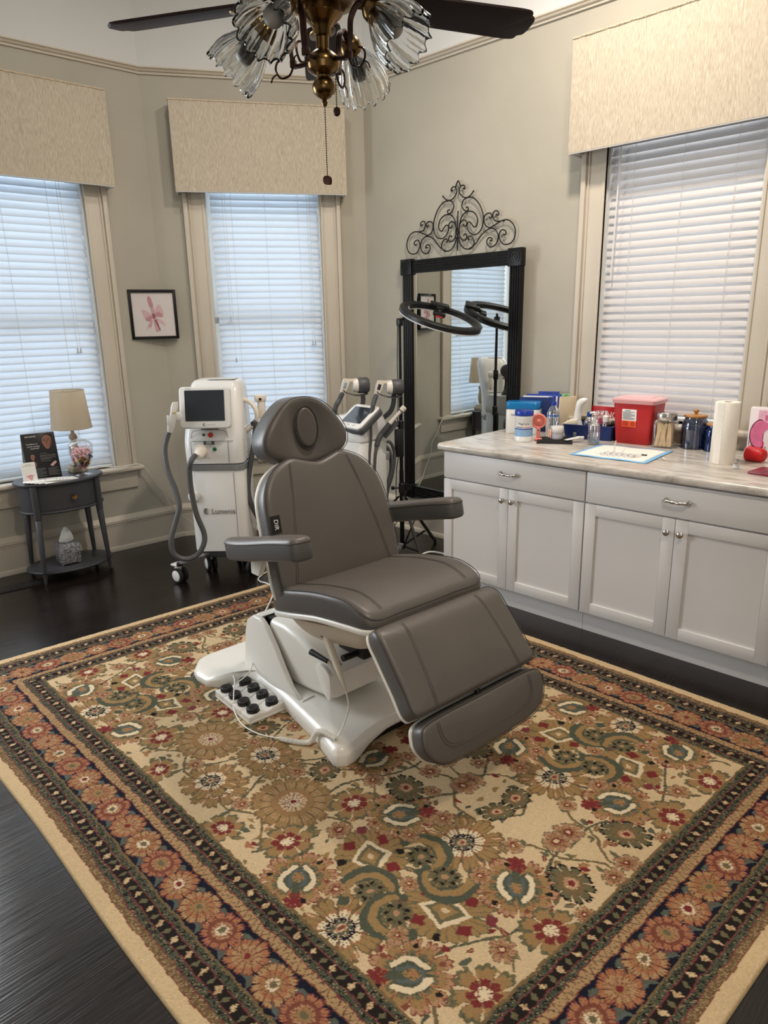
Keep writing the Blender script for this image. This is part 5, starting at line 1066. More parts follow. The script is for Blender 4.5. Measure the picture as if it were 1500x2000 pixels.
cb = B(); cb.tube(spline([(-2.80, 3.05, .01), (-2.86, 3.18, .09), (-2.80, 3.28, .15), (-2.66, 3.34, .12), (-2.60, 3.30, .01)], 10), .006, 8); tag(cb.o('looped_cord', m_cord, None, 60), 'pale cord arching off the floor in front of the tripod', 'cord')
ps = thing('power_strip', (-2.66, 3.56, 0), 20, 'white power strip and cord on the floor beside the cabinet', 'power strip')
b = B(); b.box((-.02, 0, .02), (.24, .05, .035), .008); b.o('housing', m_plw, ps); b = B(); b.tube(spline([(-.14, 0, .02), (-.22, .02, .03), (-.16, .10, .05), (0, .12, .04), (.10, .08, .01)], 8), .007, 8); b.o('lead', m_cord, ps)

# ---------------------------------------------------------------- base cabinets and worktop
def cabinet(x, label):
    c = thing('base_cabinet', (x, 3.12, 0), 0, label, 'cabinet', 'white base cabinets along the mirror wall'); w = .914; g = .003
    b = B(); b.b2((.001, .022, .114), (w - .001, .70, .876), .001); b.o('body', m_cab, c)
    b = B(); b.b2((.0, .055, 0), (w, .08, .114)); b.o('toe_kick', m_cab, c, 0)
    b = B(); b.b2((g, 0, .716), (w - g, .02, .868), .002); d = b.o('drawer', m_cab, c)
    k = B(T(w / 2, -.0, .792)); P = spline([(-.052, 0, .004), (-.050, -.020, .002), (-.030, -.026, 0), (0, -.024, -.002), (.030, -.026, 0), (.050, -.020, .002), (.052, 0, .004)], 6); rr = [.0055 + .002 * abs(math.sin(i * .52)) for i in range(len(P))]; k.tube(P, rr, 10)
    for s in (-1, 1): k.sphere((s * .058, -.010, .004), (.010, .006, .006), 12, 8); k.lathe([(.009, 0), (.007, .006), (.005, .012)], 14, m=R(90, 'X'), c=(s * .051, 0, .004))
    k.o('handle', m_chrome, d, 60)
    for s in (0, 1):
        xa, xb = (g, w / 2 - .0015) if s == 0 else (w / 2 + .0015, w - g); za, zb, f = .122, .708, .058
        b = B()
        b.b2((xa, 0, za), (xa + f, .02, zb), .0015); b.b2((xb - f, 0, za), (xb, .02, zb), .0015); b.b2((xa + f, 0, za), (xb - f, .02, za + f), .0015); b.b2((xa + f, 0, zb - f), (xb - f, .02, zb), .0015); dd = b.o('door', m_cab, c)
        b = B(); b.b2((xa + f - .004, .010, za + f - .004), (xb - f + .004, .018, zb - f + .004)); b.o('panel', m_cab, dd, 0)
        kx = xb - .030 if s == 0 else xa + .030; k = B(T(kx, 0, zb - .065) @ R(90, 'X')); k.lathe([(.008, -.001), (.007, .006), (.006, .012), (.012, .017), (.0155, .021), (.0155, .024), (.010, .029), (0, .030)], 24); k.o('knob', m_chrome, dd)
    return c
cabinet(-2.556, 'white two-door base cabinet nearest the mirror'); cabinet(-1.640, 'white two-door base cabinet below the paper towel roll'); cabinet(-.724, 'white base cabinet past the paper towel roll, mostly out of frame')
m_top = bpy.data.materials.new('grey_marble_laminate'); m_top.use_nodes = True; nt = m_top.node_tree; pb = nt.nodes['Principled BSDF']; L = nt.links.new
tc = nt.nodes.new('ShaderNodeTexCoord'); mp = nt.nodes.new('ShaderNodeMapping'); mp.inputs['Scale'].default_value = (1.6, 7, 3); mp.inputs['Rotation'].default_value = (0, 0, .12); L(tc.outputs['Object'], mp.inputs[0])
n1 = nt.nodes.new('ShaderNodeTexNoise'); n1.inputs['Scale'].default_value = 3.2; n1.inputs['Detail'].default_value = 9; n1.inputs['Roughness'].default_value = .68; n1.inputs['Distortion'].default_value = .8; L(mp.outputs[0], n1.inputs[0])
r1 = nt.nodes.new('ShaderNodeValToRGB'); e = r1.color_ramp.elements; e[0].position = .30; e[0].color = lin((138, 130, 122)); e[1].position = .72; e[1].color = lin((218, 214, 208)); q = e.new(.47); q.color = lin((186, 178, 168)); L(n1.outputs[0], r1.inputs[0]); L(r1.outputs[0], pb.inputs['Base Color']); pb.inputs['Roughness'].default_value = .22
b = B(); prof = [(.70, 0), (.0, 0)]
o = [(3.93, .878), (3.93, .915)] + [(3.098 + .014 - .014 * math.sin(rad(a)), .901 + .014 * math.cos(rad(a))) for a in range(0, 91, 15)] + [(3.098 + .008 - .008 * math.cos(rad(a)), .886 - .008 * math.sin(rad(a))) for a in range(0, 91, 30)]
b.rings([[V((x, y, z)) for y, z in inset(o, d)] for x, d in ((-2.590, .006), (-2.584, 0), (.30, 0))])
wt = b.o('worktop', m_top, None, 40); tag(wt, 'grey marbled worktop with rounded edge on the white base cabinets', 'countertop')

# ---------------------------------------------------------------- things on the worktop
Z = .915
m_cl = glass_mat('clear_plastic', mix=.80, rough=.06); m_clt = glass_mat('clear_liquid_bottle', mix=.72, rough=.05, tint=(232, 240, 246)); m_dk = mat('navy_plastic', (28, 48, 104), .4, var=(8, .05)); m_blu = mat('blue_plastic', (24, 58, 160), .35, coat=.2, var=(8, .05)); m_blt = mat('turquoise_blue_lid', (18, 118, 182), .25, coat=.3, var=(6, .05))
m_pnk = mat('coral_pink_plastic', (236, 140, 128), .4, var=(10, .03)); m_ink = mat('dark_print', (44, 44, 60), .6, var=(60, .1)); m_off = mat('off_white_card', (228, 220, 204), .7, var=(20, .03))
def VB(x, y, az=0): return R(0)
# wipe dispenser: white tub with blue hinged lid
dp_ = thing('wipe_dispenser', (-2.415, 3.735, Z), 25, 'white dispenser tub with turquoise lid at the worktop end by the mirror', 'dispenser')
b = B(); b.prism(rrect(.105, .065, .03, 6), 0, .150, None, .004, 2); b.o('tub', m_plw, dp_, 45)
b = B(); b.prism(rrect(.1055, .0655, .03, 6), .150, .196, None, .008, 3); ld = b.o('lid', m_blt, dp_, 45)
text('Super', .016, m_ink, dp_, T(-.05, -.0655, .118) @ FRONT, 'tub_lettering')
# upright folders and papers behind it
m_fold = mat('blue_folder', (46, 70, 160), .55, var=(12, .05)); m_mint = mat('mint_tab', (150, 214, 150), .6, var=(12, .03)); m_man = mat('manila_card', (222, 206, 176), .65, var=(12, .04))
def folder(nm, x, y, rz, w, h, t, m, lab, lean=0, tabm=None, tabx=0, tabw=.07, wr=None):
    e = thing(nm, (x, y, Z), rz, lab, 'folder'); Mq = R(lean, 'X'); b = B(Mq); b.box((0, 0, h / 2), (w, t, h), .001); p = b.o('cover', m, e)
    if tabm: b = B(Mq); b.box((tabx, 0, h + .008), (tabw, t * .6, .018), .002); p2 = b.o('tab', tabm, e)
    if wr: text(wr, .013, m_ink, e, Mq @ T(tabx, -t * .32, h + .008) @ FRONT, 'tab_writing')
    return e
folder('folder', -2.345, 3.865, 22, .235, .232, .012, m_fold, 'blue folder standing upright, rearmost behind the dispenser tub', -2, m_fold, .02, .13, 'Tretin'); folder('paper_sheaf', -2.365, 3.838, 22, .215, .222, .008, m_paper, 'sheaf of white paper standing between the blue folder and dispenser tub')
folder('folder', -2.37, 3.816, 22, .225, .216, .005, m_dk, 'thin navy folder standing directly behind the dispenser tub'); folder('card_file', -2.20, 3.875, 65, .12, .228, .010, m_man, 'manila card file with mint green tab beside the blue folder', 4, m_mint, -.02, .055, 'A-Z')
for i in range(4):
    e = thing('card_file', (-2.165 + i * .008, 3.888 - i * .004, Z), 60 - i * 4, 'curling manila sheet leaning beside the card file with mint tab', 'paper', 'curled manila sheets'); b = B()
    b.grid(lambda u, v, i=i: (-.04 + .08 * v, .045 * math.sin(u * 2.6) * (u + .2) + i * .004, .02 + .11 * u - .05 * u ** 3 + .006 * i), 10, 2); q = b.o('sheet', m_man, e, 60)
    sm = q.modifiers.new('thickness', 'SOLIDIFY'); sm.thickness = .0015
# wipes canister
wc = thing('wipes_canister', (-2.240, 3.470, Z), 31, 'round white wipes canister with dark blue lid', 'canister')
b = B(); b.lathe([(.050, 0), (.053, .003), (.053, .028), (.0515, .031), (.0515, .128), (.053, .131), (.053, .150), (.050, .152)], 40); b.o('canister', m_plw, wc, 40)
b = B(); b.lathe([(.0535, .150), (.0545, .152), (.0545, .176), (.052, .180), (0, .180)], 40); b.o('lid', m_blu, wc, 40)
def wrap(nm, r, z0_, z1_, a0, a1, m, par, n=24): k = B(); k.rings([[V((r * math.sin(rad(a0 + (a1 - a0) * i / n)), -r * math.cos(rad(a0 + (a1 - a0) * i / n)), z)) for i in range(n + 1)] for z in (z0_, z1_)], False); return k.o(nm, m, par, 60)
m_lb1 = mat('pale_blue_print', (140, 176, 214), .5, var=(12, .1)); m_lb2 = mat('mid_blue_print', (70, 112, 176), .5, var=(60, .2)); m_lr = mat('salmon_print', (214, 110, 104), .5)
def curved_text(s, size, m, par, r, z, a0=0):
    t = text(s, size, m, par, FRONT @ T(0, 0, 0), 'label_lettering')
    for v in t.data.vertices: a = v.co.x / r + rad(a0); rr3 = r - v.co.y; v.co = V((rr3 * math.sin(a), -rr3 * math.cos(a), v.co.z + z))
    return t
wrap('label_band', .0518, .032, .068, -88, 88, m_lb1, wc); wrap('label_wave', .0519, .070, .080, -88, 88, m_lb2, wc); wrap('label_stripe', .0519, .084, .088, 0, 50, m_lr, wc); wrap('label_stripe', .0519, .084, .088, -52, -5, m_ink, wc); curved_text('MagiCare', .017, m_ink, wc, .0517, .106)
# pink hand fan
pfn = thing('handheld_fan', (-2.178, 3.530, Z), 31, 'coral pink handheld fan standing beside the wipes canister', 'fan')
b = B(); b.box((0, 0, .008), (.045, .035, .016), .007, 3); b.box((0, 0, .045), (.020, .018, .075), .007, 3); b.o('handle', m_pnk, pfn)
b = B(T(0, 0, .115) @ R(90, 'X')); b.tube([(.038 * math.cos(2 * math.pi * i / 40), .038 * math.sin(2 * math.pi * i / 40), 0) for i in range(40)], .007, 8, True)
for i in range(28): a = 2 * math.pi * i / 28; b.tube([(.010 * math.cos(a), .010 * math.sin(a), .006), (.036 * math.cos(a + .12), .036 * math.sin(a + .12), .006)], .0012, 4)
b.lathe([(.011, -.006), (.011, .008), (.006, .011), (0, .011)], 18); b.o('fan_head', m_pnk, pfn, 60)
b = B(T(0, 0, .115) @ R(90, 'X')); b.lathe([(.034, -.004), (.034, -.002)], 24); b.o('rear_grille', mat('deep_coral', (206, 108, 100), .5), pfn); b = B(); b.lathe([(.004, 0), (.004, .002), (0, .002)], 12, m=R(90, 'X'), c=(0, -.009, .062)); b.o('fan_button', m_ink, pfn)
# pump bottle, measuring cup and brushes
pbm = thing('pump_bottle', (-2.205, 3.735, Z), 20, 'clear pump bottle with blue pump head behind the pink fan', 'bottle')
b = B(); b.lathe([(.036, 0), (.039, .004), (.039, .10), (.038, .14), (.030, .165), (.015, .180), (.014, .19)], 30); b.o('bottle', m_clt, pbm, 60); b = B(); b.lathe([(.0165, .185), (.0165, .205), (.007, .207), (.006, .225), (.011, .227), (.011, .240), (0, .241)], 20); b.tube([(0, 0, .234), (-.028, -.012, .232), (-.034, -.014, .226)], .005, 8); b.o('pump', m_blu, pbm, 45); wrap('label_band', .0395, .12, .13, -70, 70, m_lb2, pbm); b = B(); b.cyl((0, 0, .01), (0, 0, .19), .0025); b.o('dip_tube', m_cl, pbm)
mc = thing('measuring_cup', (-2.185, 3.675, Z), 0, 'clear graduated cup holding brushes behind the pink fan', 'cup')
b = B(); b.lathe([(.026, 0), (.027, .003), (.033, .115), (.036, .118), (.034, .119), (.031, .114), (.025, .005), (0, .004)], 28); b.o('cup', m_cl, mc, 60)
for i in range(4): z = .03 + i * .02; q = wrap('graduation', .0282 + z * .05, z, z + .002, 10, 40, m_paper, mc, 6)
text('60', .016, m_paper, mc, R(25) @ T(0, -.0335, .06) @ FRONT, 'graduation_lettering')
for i, (x, y) in enumerate(((-.05, -.07), (-.03, -.08))):
    e = thing('tweezers', (-2.14 + x * .6, 3.66 + y * .4, Z), 0, ['rose gold tweezers lying by the pink fan, nearer the canister', 'rose gold tweezers lying by the pink fan, nearer the black mat'][i], 'tweezers', 'tweezers behind the pink fan'); b = B(); b.tube([(0, 0, .055), (.03, -.03, .004)], [.003, .0015], 8); b.tube([(0, 0, .055), (.024, -.036, .004)], [.003, .0015], 8); b.o('arms', mat('rose_gold', (186, 128, 104), .3, metal=1), e)
# black ribbed mat, cream jar, tube
mt_ = thing('ribbed_mat', (-2.092, 3.570, Z), 30, 'black ribbed silicone mat under the white cream jar', 'mat')
b = B(); b.box((0, 0, .004), (.20, .20, .008), .002); b.o('tray', m_rubber, mt_)
for i in range(20): k = B(); k.box((-.09 + i * .0095, 0, .0095), (.005, .186, .005), .001); k.o('rib', m_rubber, mt_)
cj = thing('cream_jar', (-2.090, 3.590, Z + .012), 30, 'small white screw-lid cream jar standing on the black mat', 'jar')
b = B(); b.lathe([(.032, 0), (.034, .003), (.034, .036), (.031, .038)], 32); b.o('jar', mat('frosted_white', (212, 210, 214), .3, var=(20, .03)), cj, 45); b = B(); b.lathe([(.0355, .037), (.037, .039), (.037, .070), (.035, .073), (0, .073)], 36); b.o('lid', m_plw, cj, 45); q = wrap('jar_label', .0343, .008, .03, -40, 50, mat('jar_label', (196, 194, 204), .5, var=(80, .15)), cj)
tu = thing('cream_tube', (-1.985, 3.60, Z + .012), 62, 'white cream tube lying across the edge of the black mat', 'tube'); b = B(); b.rings([[V((x, a * math.cos(t), .012 * (1 - k) + k * .002 + c * math.sin(t))) for t in [2 * math.pi * i / 16 for i in range(16)]] for x, a, c, k in ((-.055, .015, .001, .6), (-.02, .014, .006, .3), (.03, .012, .0105, 0), (.042, .009, .009, 0))]); b.o('tube', m_plw, tu, 60); b = B(); b.cyl((.040, 0, .011), (.062, 0, .011), .0095, n=16); b.o('cap', m_plw, tu); b = B(); b.box((.0, 0, .0192), (.03, .004, .0006)); b.o('tube_print', m_ink, tu)
# navy basket with its bottles
bk = thing('storage_basket', (-1.985, 3.80, Z), 10, 'navy plastic basket full of bottles in front of the window casing', 'basket')
b = B(); A_, B_, hh = .148, .078, .080
b.rings([[V((x, y, z)) for x, y in rrect(A_ - d, B_ - d, .018, 4)] for d, z in ((.010, 0), (0, hh), (-.004, hh), (-.004, hh + .004), (.004, hh + .004), (.013, .004), (.02, .004))]); bq = b.o('basket', m_dk, bk, 40)
for i in range(9): k = B(); k.box((-.11 + i * .028, -B_ + .0045, .052), (.003, .004, .030 - .008 * (i % 2)), .001); k.o('rib', m_dk, bq)
zb_ = Z + .005
def BK(x, y, z=0): return (T(-1.985, 3.80, zb_) @ R(10)) @ V((x, y, z))
def bottle(nm, loc, lab, prof, m, capp, capm, dome=None, extra=None):
    e = thing(nm, loc, 15, lab, 'bottle'); b = B(); b.lathe(prof, 26); b.o('bottle', m, e, 50); b = B(); b.lathe(capp, 22); b.o('cap', capm, e, 45)
    if extra: extra(e)
    return e
bottle('bottle', BK(-.012, -.012), 'clear ribbed bottle with blue screw cap standing in the navy basket', [(.026, 0), (.028, .003), (.028, .085), (.024, .105), (.012, .118), (.012, .122)], m_clt, [(.0135, .122), (.0145, .124), (.0145, .150), (0, .151)], mat('blue_cap', (22, 74, 150), .35))
def noz(e): k = B(); k.tube([(0, 0, .150), (-.022, -.010, .150), (-.026, -.012, .144)], .006, 8); k.o('nozzle', m_plw, e)
bottle('pump_dispenser', BK(.028, -.030), 'small white pump dispenser in the navy basket, left of clear jar', [(.022, 0), (.024, .003), (.024, .065), (.018, .080), (.012, .086), (.012, .092)], m_plw, [(.0135, .090), (.0135, .108), (.006, .110), (.005, .135), (.012, .137), (.012, .152), (0, .153)], m_plw, extra=noz)
def pinkl(e): q = wrap('label_band', .0335, .085, .118, -80, 80, mat('magenta_print', (176, 66, 100), .5, var=(60, .2)), e)
bottle('clear_jar', BK(.050, .030), 'clear plastic jar with magenta label at the back of the navy basket', [(.031, 0), (.033, .003), (.033, .125), (.030, .130)], m_cl, [(.035, .128), (.036, .130), (.036, .152), (.034, .155), (0, .155)], m_cl, extra=pinkl)
bottle('dropper_bottle', BK(.085, -.008), 'white nozzle bottle in the navy basket nearest the red container', [(.020, 0), (.022, .003), (.022, .08), (.016, .098), (.016, .100)], m_cl, [(.0185, .098), (.0185, .128), (.013, .132), (.006, .136), (.004, .158), (0, .159)], m_plw)
dv = thing('handheld_device', BK(-.085, -.005, .0), 18, 'white cordless handheld device standing upright in the navy basket', 'device')
b = B(); b.rings([[V((cx + a * math.cos(t), cy + c * math.sin(t), z)) for t in [2 * math.pi * i / 22 for i in range(22)]] for z, a, c, cx, cy in ((.085, .022, .018, 0, 0), (.11, .023, .019, 0, 0), (.135, .021, .018, .0, 0), (.16, .019, .018, .002, 0), (.185, .022, .020, .008, 0), (.20, .028, .021, .016, 0), (.213, .030, .020, .024, 0), (.224, .022, .014, .030, 0), (.229, .008, .006, .034, 0))]); b.o('body', m_plw, dv, 60)
b = B(); b.rings([[V((x * k, y * k, z)) for x, y in rrect(.036, .026, .008, 3)] for z, k in ((.0, .95), (.045, 1.1), (.075, .75), (.095, .6))]); b.o('clear_cap', glass_mat('frosted_cap', mix=.45, rough=.25), dv, 40)
sp_ = thing('sponge_wedge', BK(-.118, -.03, .072), 25, 'cream foam wedge lying across the navy basket rim', 'sponge'); b = B(); b.prism([(-.05, 0), (.04, 0), (.04, .034), (.0, .030)], -.022, .022, lambda a, c, h: (a, h, c), .004, 2); b.o('foam', mat('cream_foam', (232, 222, 204), .85, bump=(200, .3)), sp_, 50)
for i, (x, y) in enumerate(((-2.095, 3.885), (-1.865, 3.87))):
    e = thing('elastic_roll', (x, y, Z + (.095 if i == 0 else .088)), 20, ['dark olive roll lying behind the cream foam wedge', 'dark olive roll lying between the basket and red container'][i], 'roll'); b = B(R(90, 'Y')); b.lathe([(.006, -.028), (.016, -.028), (.017, -.025), (.017, .025), (.016, .028), (.006, .028)], 20); b.o('roll', mat('olive_roll', (62, 58, 46), .7, bump=(120, .2)), e, 50)
    b = B(); b.box((0, 0, -.052 if i == 0 else -.050), (.05, .03, .066 if i == 0 else .062), .003); b.o('core_block', m_off, e)
vl = thing('small_vial', (-2.035, 3.70, Z), 10, 'small clear vial standing between cream jar and navy basket', 'vial'); b = B(); b.box((0, 0, .014), (.022, .022, .026), .003); b.o('vial', m_cl, vl); b = B(); b.box((0, 0, .034), (.018, .018, .014), .002); b.o('stopper', m_silv, vl)
# alcohol spray bottle
al = thing('spray_bottle', (-1.865, 3.605, Z), 27, 'clear spray bottle half full, with dark vertical lettering, before the basket', 'bottle')
b = B(); b.lathe([(.030, 0), (.033, .003), (.0335, .105), (.030, .116), (.016, .124), (.016, .130)], 30); b.o('bottle', m_cl, al, 60); b = B(); b.lathe([(.0305, .004), (.031, .042), (0, .042)], 26); b.o('liquid', glass_mat('blue_grey_liquid', (120, 140, 160), mix=.55, tint=(190, 206, 222)), al); b = B(); b.lathe([(.0215, .122), (.0225, .124), (.0225, .150), (.019, .158), (0, .159)], 24); b.o('cap', m_cl, al, 50); b = B(); b.tube(spline([(0, 0, .125), (.004, 0, .08), (-.006, 0, .02)], 6), .0024, 6); b.o('dip_tube', m_plw, al); b = B(); b.cyl((0, 0, .118), (0, 0, .148), .007, n=10); b.o('pump', m_plw, al)
for i, ch in enumerate('ALCOHOL'): a = rad(-42); text(ch, .015, m_ink, al, T(.034 * math.sin(a), -.034 * math.cos(a), .098 - i * .0135) @ R(-42) @ FRONT @ R(-90), 'bottle_lettering')
# red sign leaning on the window stool
sn = thing('warning_sign', (-1.90, 3.945, 0), 0, 'red sign with white capitals behind the basket bottles', 'sign'); m_sr = mat('sign_red', (176, 22, 34), .45, var=(6, .05)); b = B(); b.box((-.09, 0, 1.035), (.30, .004, .105), .001); b.o('board', m_sr, sn); text('PARKING', .056, m_paper, sn, T(-.092, -.0022, 1.036) @ FRONT, 'sign_lettering', sx=.80, bold=.0006)
# blue edged underpad with syringes
up_ = thing('underpad', (-1.62, 3.455, Z), 0, 'white absorbent pad with blue edges lying on the worktop', 'pad')
Q = [(-.195, -.205), (.215, -.19), (.185, .205), (-.205, .178)]
def padf(u, v): a = [Q[0][i] * (1 - u) * (1 - v) + Q[1][i] * u * (1 - v) + Q[2][i] * u * v + Q[3][i] * (1 - u) * v for i in (0, 1)]; return (a[0], a[1], .002 + .0022 * math.sin(u * 7 + v * 3) ** 2 + .006 * max(0, u - .9) * 10 * max(0, v - .6))
b = B(); b.grid(padf, 20, 20); q = b.o('backing_sheet', mat('sky_blue_film', (128, 186, 232), .4, var=(6, .05)), up_, 60); md = q.modifiers.new('thickness', 'SOLIDIFY'); md.thickness = .001
b = B(); b.grid(lambda u, v: tuple(V(padf(.06 + .88 * u, .07 + .86 * v)) + V((0, 0, .002))), 20, 20); q = b.o('quilted_sheet', mat('white_quilting', (240, 232, 222), .85, bump=(60, .4)), up_, 60); md = q.modifiers.new('thickness', 'SOLIDIFY'); md.thickness = .0015
m_syr = glass_mat('clear_syringe', mix=.62, rough=.12, col=(236, 236, 238)); b = B()
sy = thing('syringe', (-1.66, 3.35, Z + .0125), 57, '', 'syringe', 'syringes lined up on the pad')
b.cyl((-.03, 0, 0), (.03, 0, 0), .006, n=14); b.cyl((.03, 0, 0), (.038, 0, 0), .003, n=10); b.box((-.031, 0, 0), (.002, .022, .010), .0006); b.o('barrel', m_syr, sy, 45); b = B(); b.cyl((-.052, 0, 0), (-.005, 0, 0), .0022, n=10); b.cyl((-.054, 0, 0), (-.051, 0, 0), .0062, n=14); b.o('plunger', m_syr, sy)
b = B(); b.cyl((-.007, 0, 0), (-.001, 0, 0), .0055, n=14); b.o('plunger_seal', m_black, sy)
for i in range(3): k = B(); k.box((.004 + i * .006, 0, .0062), (.0028, .006, .0006), .0001); k.o('graduation', m_ink, sy)
SYL = ['first syringe of the row on the pad, nearest the spray bottle', 'second syringe of the row on the pad, counted from the spray bottle', 'third syringe of the row on the pad, counted from the spray bottle', 'fourth syringe of the row on the pad, counted from the spray bottle', 'fifth syringe of the row on the pad, counted from the spray bottle', 'sixth syringe of the row on the pad, nearest the wooden sticks jar']
sy['label'] = SYL[0]
for i in range(1, 6): dup(sy, (-1.66 + i * .030, 3.352 + i * .003, Z + .0125), 57 + (i % 3) * 3, SYL[i])
for i, (x, y, rz) in enumerate(((-1.628, 3.372, 20), (-1.585, 3.378, 60))):
    e = thing('needle_cap', (x, y, Z + .019), rz, ['tall clear needle cap standing up among the syringes', 'short clear needle hub tilted among the syringes'][i], 'needle cap'); b = B(R(8 + i * 20, 'Y')); b.lathe([(.005, 0), (.0065, .004), (.006, .022), (.0035, .026), (.003, .058 if i == 0 else .034), (0, .060 if i == 0 else .035)], 14); b.o('cap', m_syr, e, 45)
e = thing('slim_stylus', (-1.49, 3.43, Z + .0105), 15, 'dark slim tip lying on the pad beyond the syringes', 'stylus'); b = B(); b.cyl((-.014, 0, 0), (.014, 0, 0), .0035, n=10); b.o('cap', m_black, e)  # a small loose black cap
e = thing('applicator_stick', (-1.385, 3.42, Z + .0055), -52, 'short white stick with dark end lying off the pad corner', 'applicator'); b = B(); b.cyl((-.02, 0, 0), (.03, 0, 0), .005, n=12); b.o('barrel', m_plw, e); b = B(); b.cyl((-.036, 0, 0), (-.02, 0, 0), .004, n=10); b.o('tip', m_black, e)  # a white pen cap with a dark end
# red sharps container
sh = thing('sharps_container', (-1.712, 3.825, Z), 2, 'red sharps container with translucent lid and white and orange label', 'container')
m_shr = mat('red_bin_plastic', (178, 34, 36), .38, var=(3, .05)); m_shl = glass_mat('pink_translucent_lid', (236, 190, 190), mix=.38, rough=.3, tint=(250, 190, 190))
b = B(); b.rings([[V((x, y, z)) for x, y in rrect(hx, hy, .022, 5)] for z, hx, hy in ((0, .098, .073), (.004, .101, .076), (.10, .108, .082), (.232, .118, .092), (.236, .118, .092))]); b.o('bin', m_shr, sh, 40)
b = B(); b.rings([[V((x, y, z)) for x, y in rrect(hx, hy, .026, 5)] for z, hx, hy in ((.226, .124, .098), (.246, .127, .101), (.254, .120, .094), (.256, .09, .07), (.262, .085, .064), (.264, .06, .04))]); b.o('lid', m_shl, sh, 40)
LM = T(.002, -.0855, .118) @ R(3.6, 'X'); LX = lambda x0_, x1_, z0_, z1_, m, nm, k=0: (lambda q: (q.box(((x0_ + x1_) / 2, -.0006 * k - .001, (z0_ + z1_) / 2), (x1_ - x0_, .0012, z1_ - z0_)), q.o(nm, m, lb_, 0)))(B(LM))
b = B(LM); b.box((-.02, .0, .045), (.082, .0016, .064)); lb_ = b.o('white_label', m_paper, sh, 0)
m_org = mat('biohazard_orange', (232, 84, 34), .5, var=(20, .04)); LX(-.061, .021, -.022, .013, m_org, 'orange_label'); text('Cardinal', .009, m_ink, lb_, LM @ T(-.028, -.0022, .070) @ FRONT, 'label_lettering')
for i in range(7): LX(-.056, .012 - .02 * (i % 3 == 1), .060 - i * .0065, .0625 - i * .0065, m_gpr, 'text_line', 1)
for i in range(3): LX(-.056, -.024, .004 - i * .008, .007 - i * .008, mat('rust_print', (150, 40, 14), .6), 'text_line', 2)
for a in (90, 210, 330):
    q = B(LM); q.tube([(.002 + .0055 * math.cos(rad(a)) + .0055 * math.cos(rad(t + a)), -.0024, -.004 + .0055 * math.sin(rad(a)) + .0055 * math.sin(rad(t + a))) for t in range(-140, 141, 20)], .0011, 5); q.o('biohazard_mark', m_black, lb_)
# jar of wooden sticks
tj = thing('stick_jar', (-1.530, 3.770, Z), 8, 'square glass jar with steel lid holding wooden tongue depressors', 'jar')
b = B(); b.rings([[V((x, y, z)) for x, y in rrect(r, r, .012, 4)] for z, r in ((0, .052), (.003, .055), (.140, .055), (.150, .048), (.152, .046), (.139, .051), (.006, .051))]); b.o('jar', m_gl, tj, 50); b = B(); b.lathe([(.053, .150), (.055, .152), (.055, .186), (.052, .190), (0, .190)], 36); b.o('lid', m_chrome, tj, 45)
m_wood = mat('birch_stick', (214, 184, 140), .65, var=(14, .08), stretch=(8, 1, 1))
st0 = None
for i in range(28):
    col, row = i % 7, i // 7; x = -.036 + col * .012; y = -.042 + row * .024 + .004 * (col % 2); tl = [8, -3, 14, -12, -16, 3, -6][col] * (.6 if row else 1)
    loc = (T(-1.530, 3.770, Z) @ R(8)) @ V((x, y, .006 + .002 * row))
    lab = 'flat wooden tongue depressor standing in the steel-lidded jar'
    if st0 is None: st0 = thing('tongue_depressor', loc, 8, lab, 'stick', 'tongue depressors in the jar'); b = B(); b.prism(rrect(.0088, .064, .0088, 5, 0, .066), -.0009, .0009, lambda a, c, h: (a, h, c)); b.o('stick', m_wood, st0, 30); st0.rotation_euler = (rad(-3), rad(tl), rad(8))
    else: dup(st0, loc, rot=(rad(-3 + row * 3), rad(tl * .7), rad(8)))
# blue glass jars with wooden lids
m_bgl = glass_mat('smoky_blue_glass', (200, 206, 220), mix=.88, rough=.05, tint=(206, 212, 226)); m_bgl2 = glass_mat('cobalt_glass', (120, 140, 190), mix=.8, rough=.05, tint=(110, 140, 205)); m_lid = mat('acacia_lid', (168, 116, 60), .45, var=(12, .15), stretch=(1, 6, 1))
def wjar(loc, s, lab, mg):
    e = thing('lidded_jar', loc, 0, lab, 'jar'); b = B(); b.lathe([(r * s, z * s) for r, z in ((.060, 0), (.066, .004), (.067, .10), (.069, .112), (.066, .120), (.068, .126), (.060, .150), (.054, .158), (.054, .168), (.051, .168), (.052, .158), (.058, .149), (.064, .120), (.064, .10), (.063, .008), (0, .006))], 40); b.o('jar', mg, e, 50)
    b = B(); b.lathe([(r * s, z * s) for r, z in ((.050, .160), (.050, .168), (.058, .169), (.060, .173), (.058, .179), (.020, .182), (.008, .185), (.008, .190), (.014, .196), (.014, .204), (.008, .210), (0, .211))], 36); b.o('lid', m_lid, e, 45); return e
wjar((-1.400, 3.835, Z), 1.0, 'large smoky blue glass jar with wooden lid full of cotton swabs', m_bgl); wjar((-1.285, 3.815, Z), .80, 'small cobalt blue glass jar with wooden lid beside the paper towels', m_bgl2)
m_sw = mat('swab_stick', (196, 196, 200), .6); sw = None; r6 = random.Random(2)
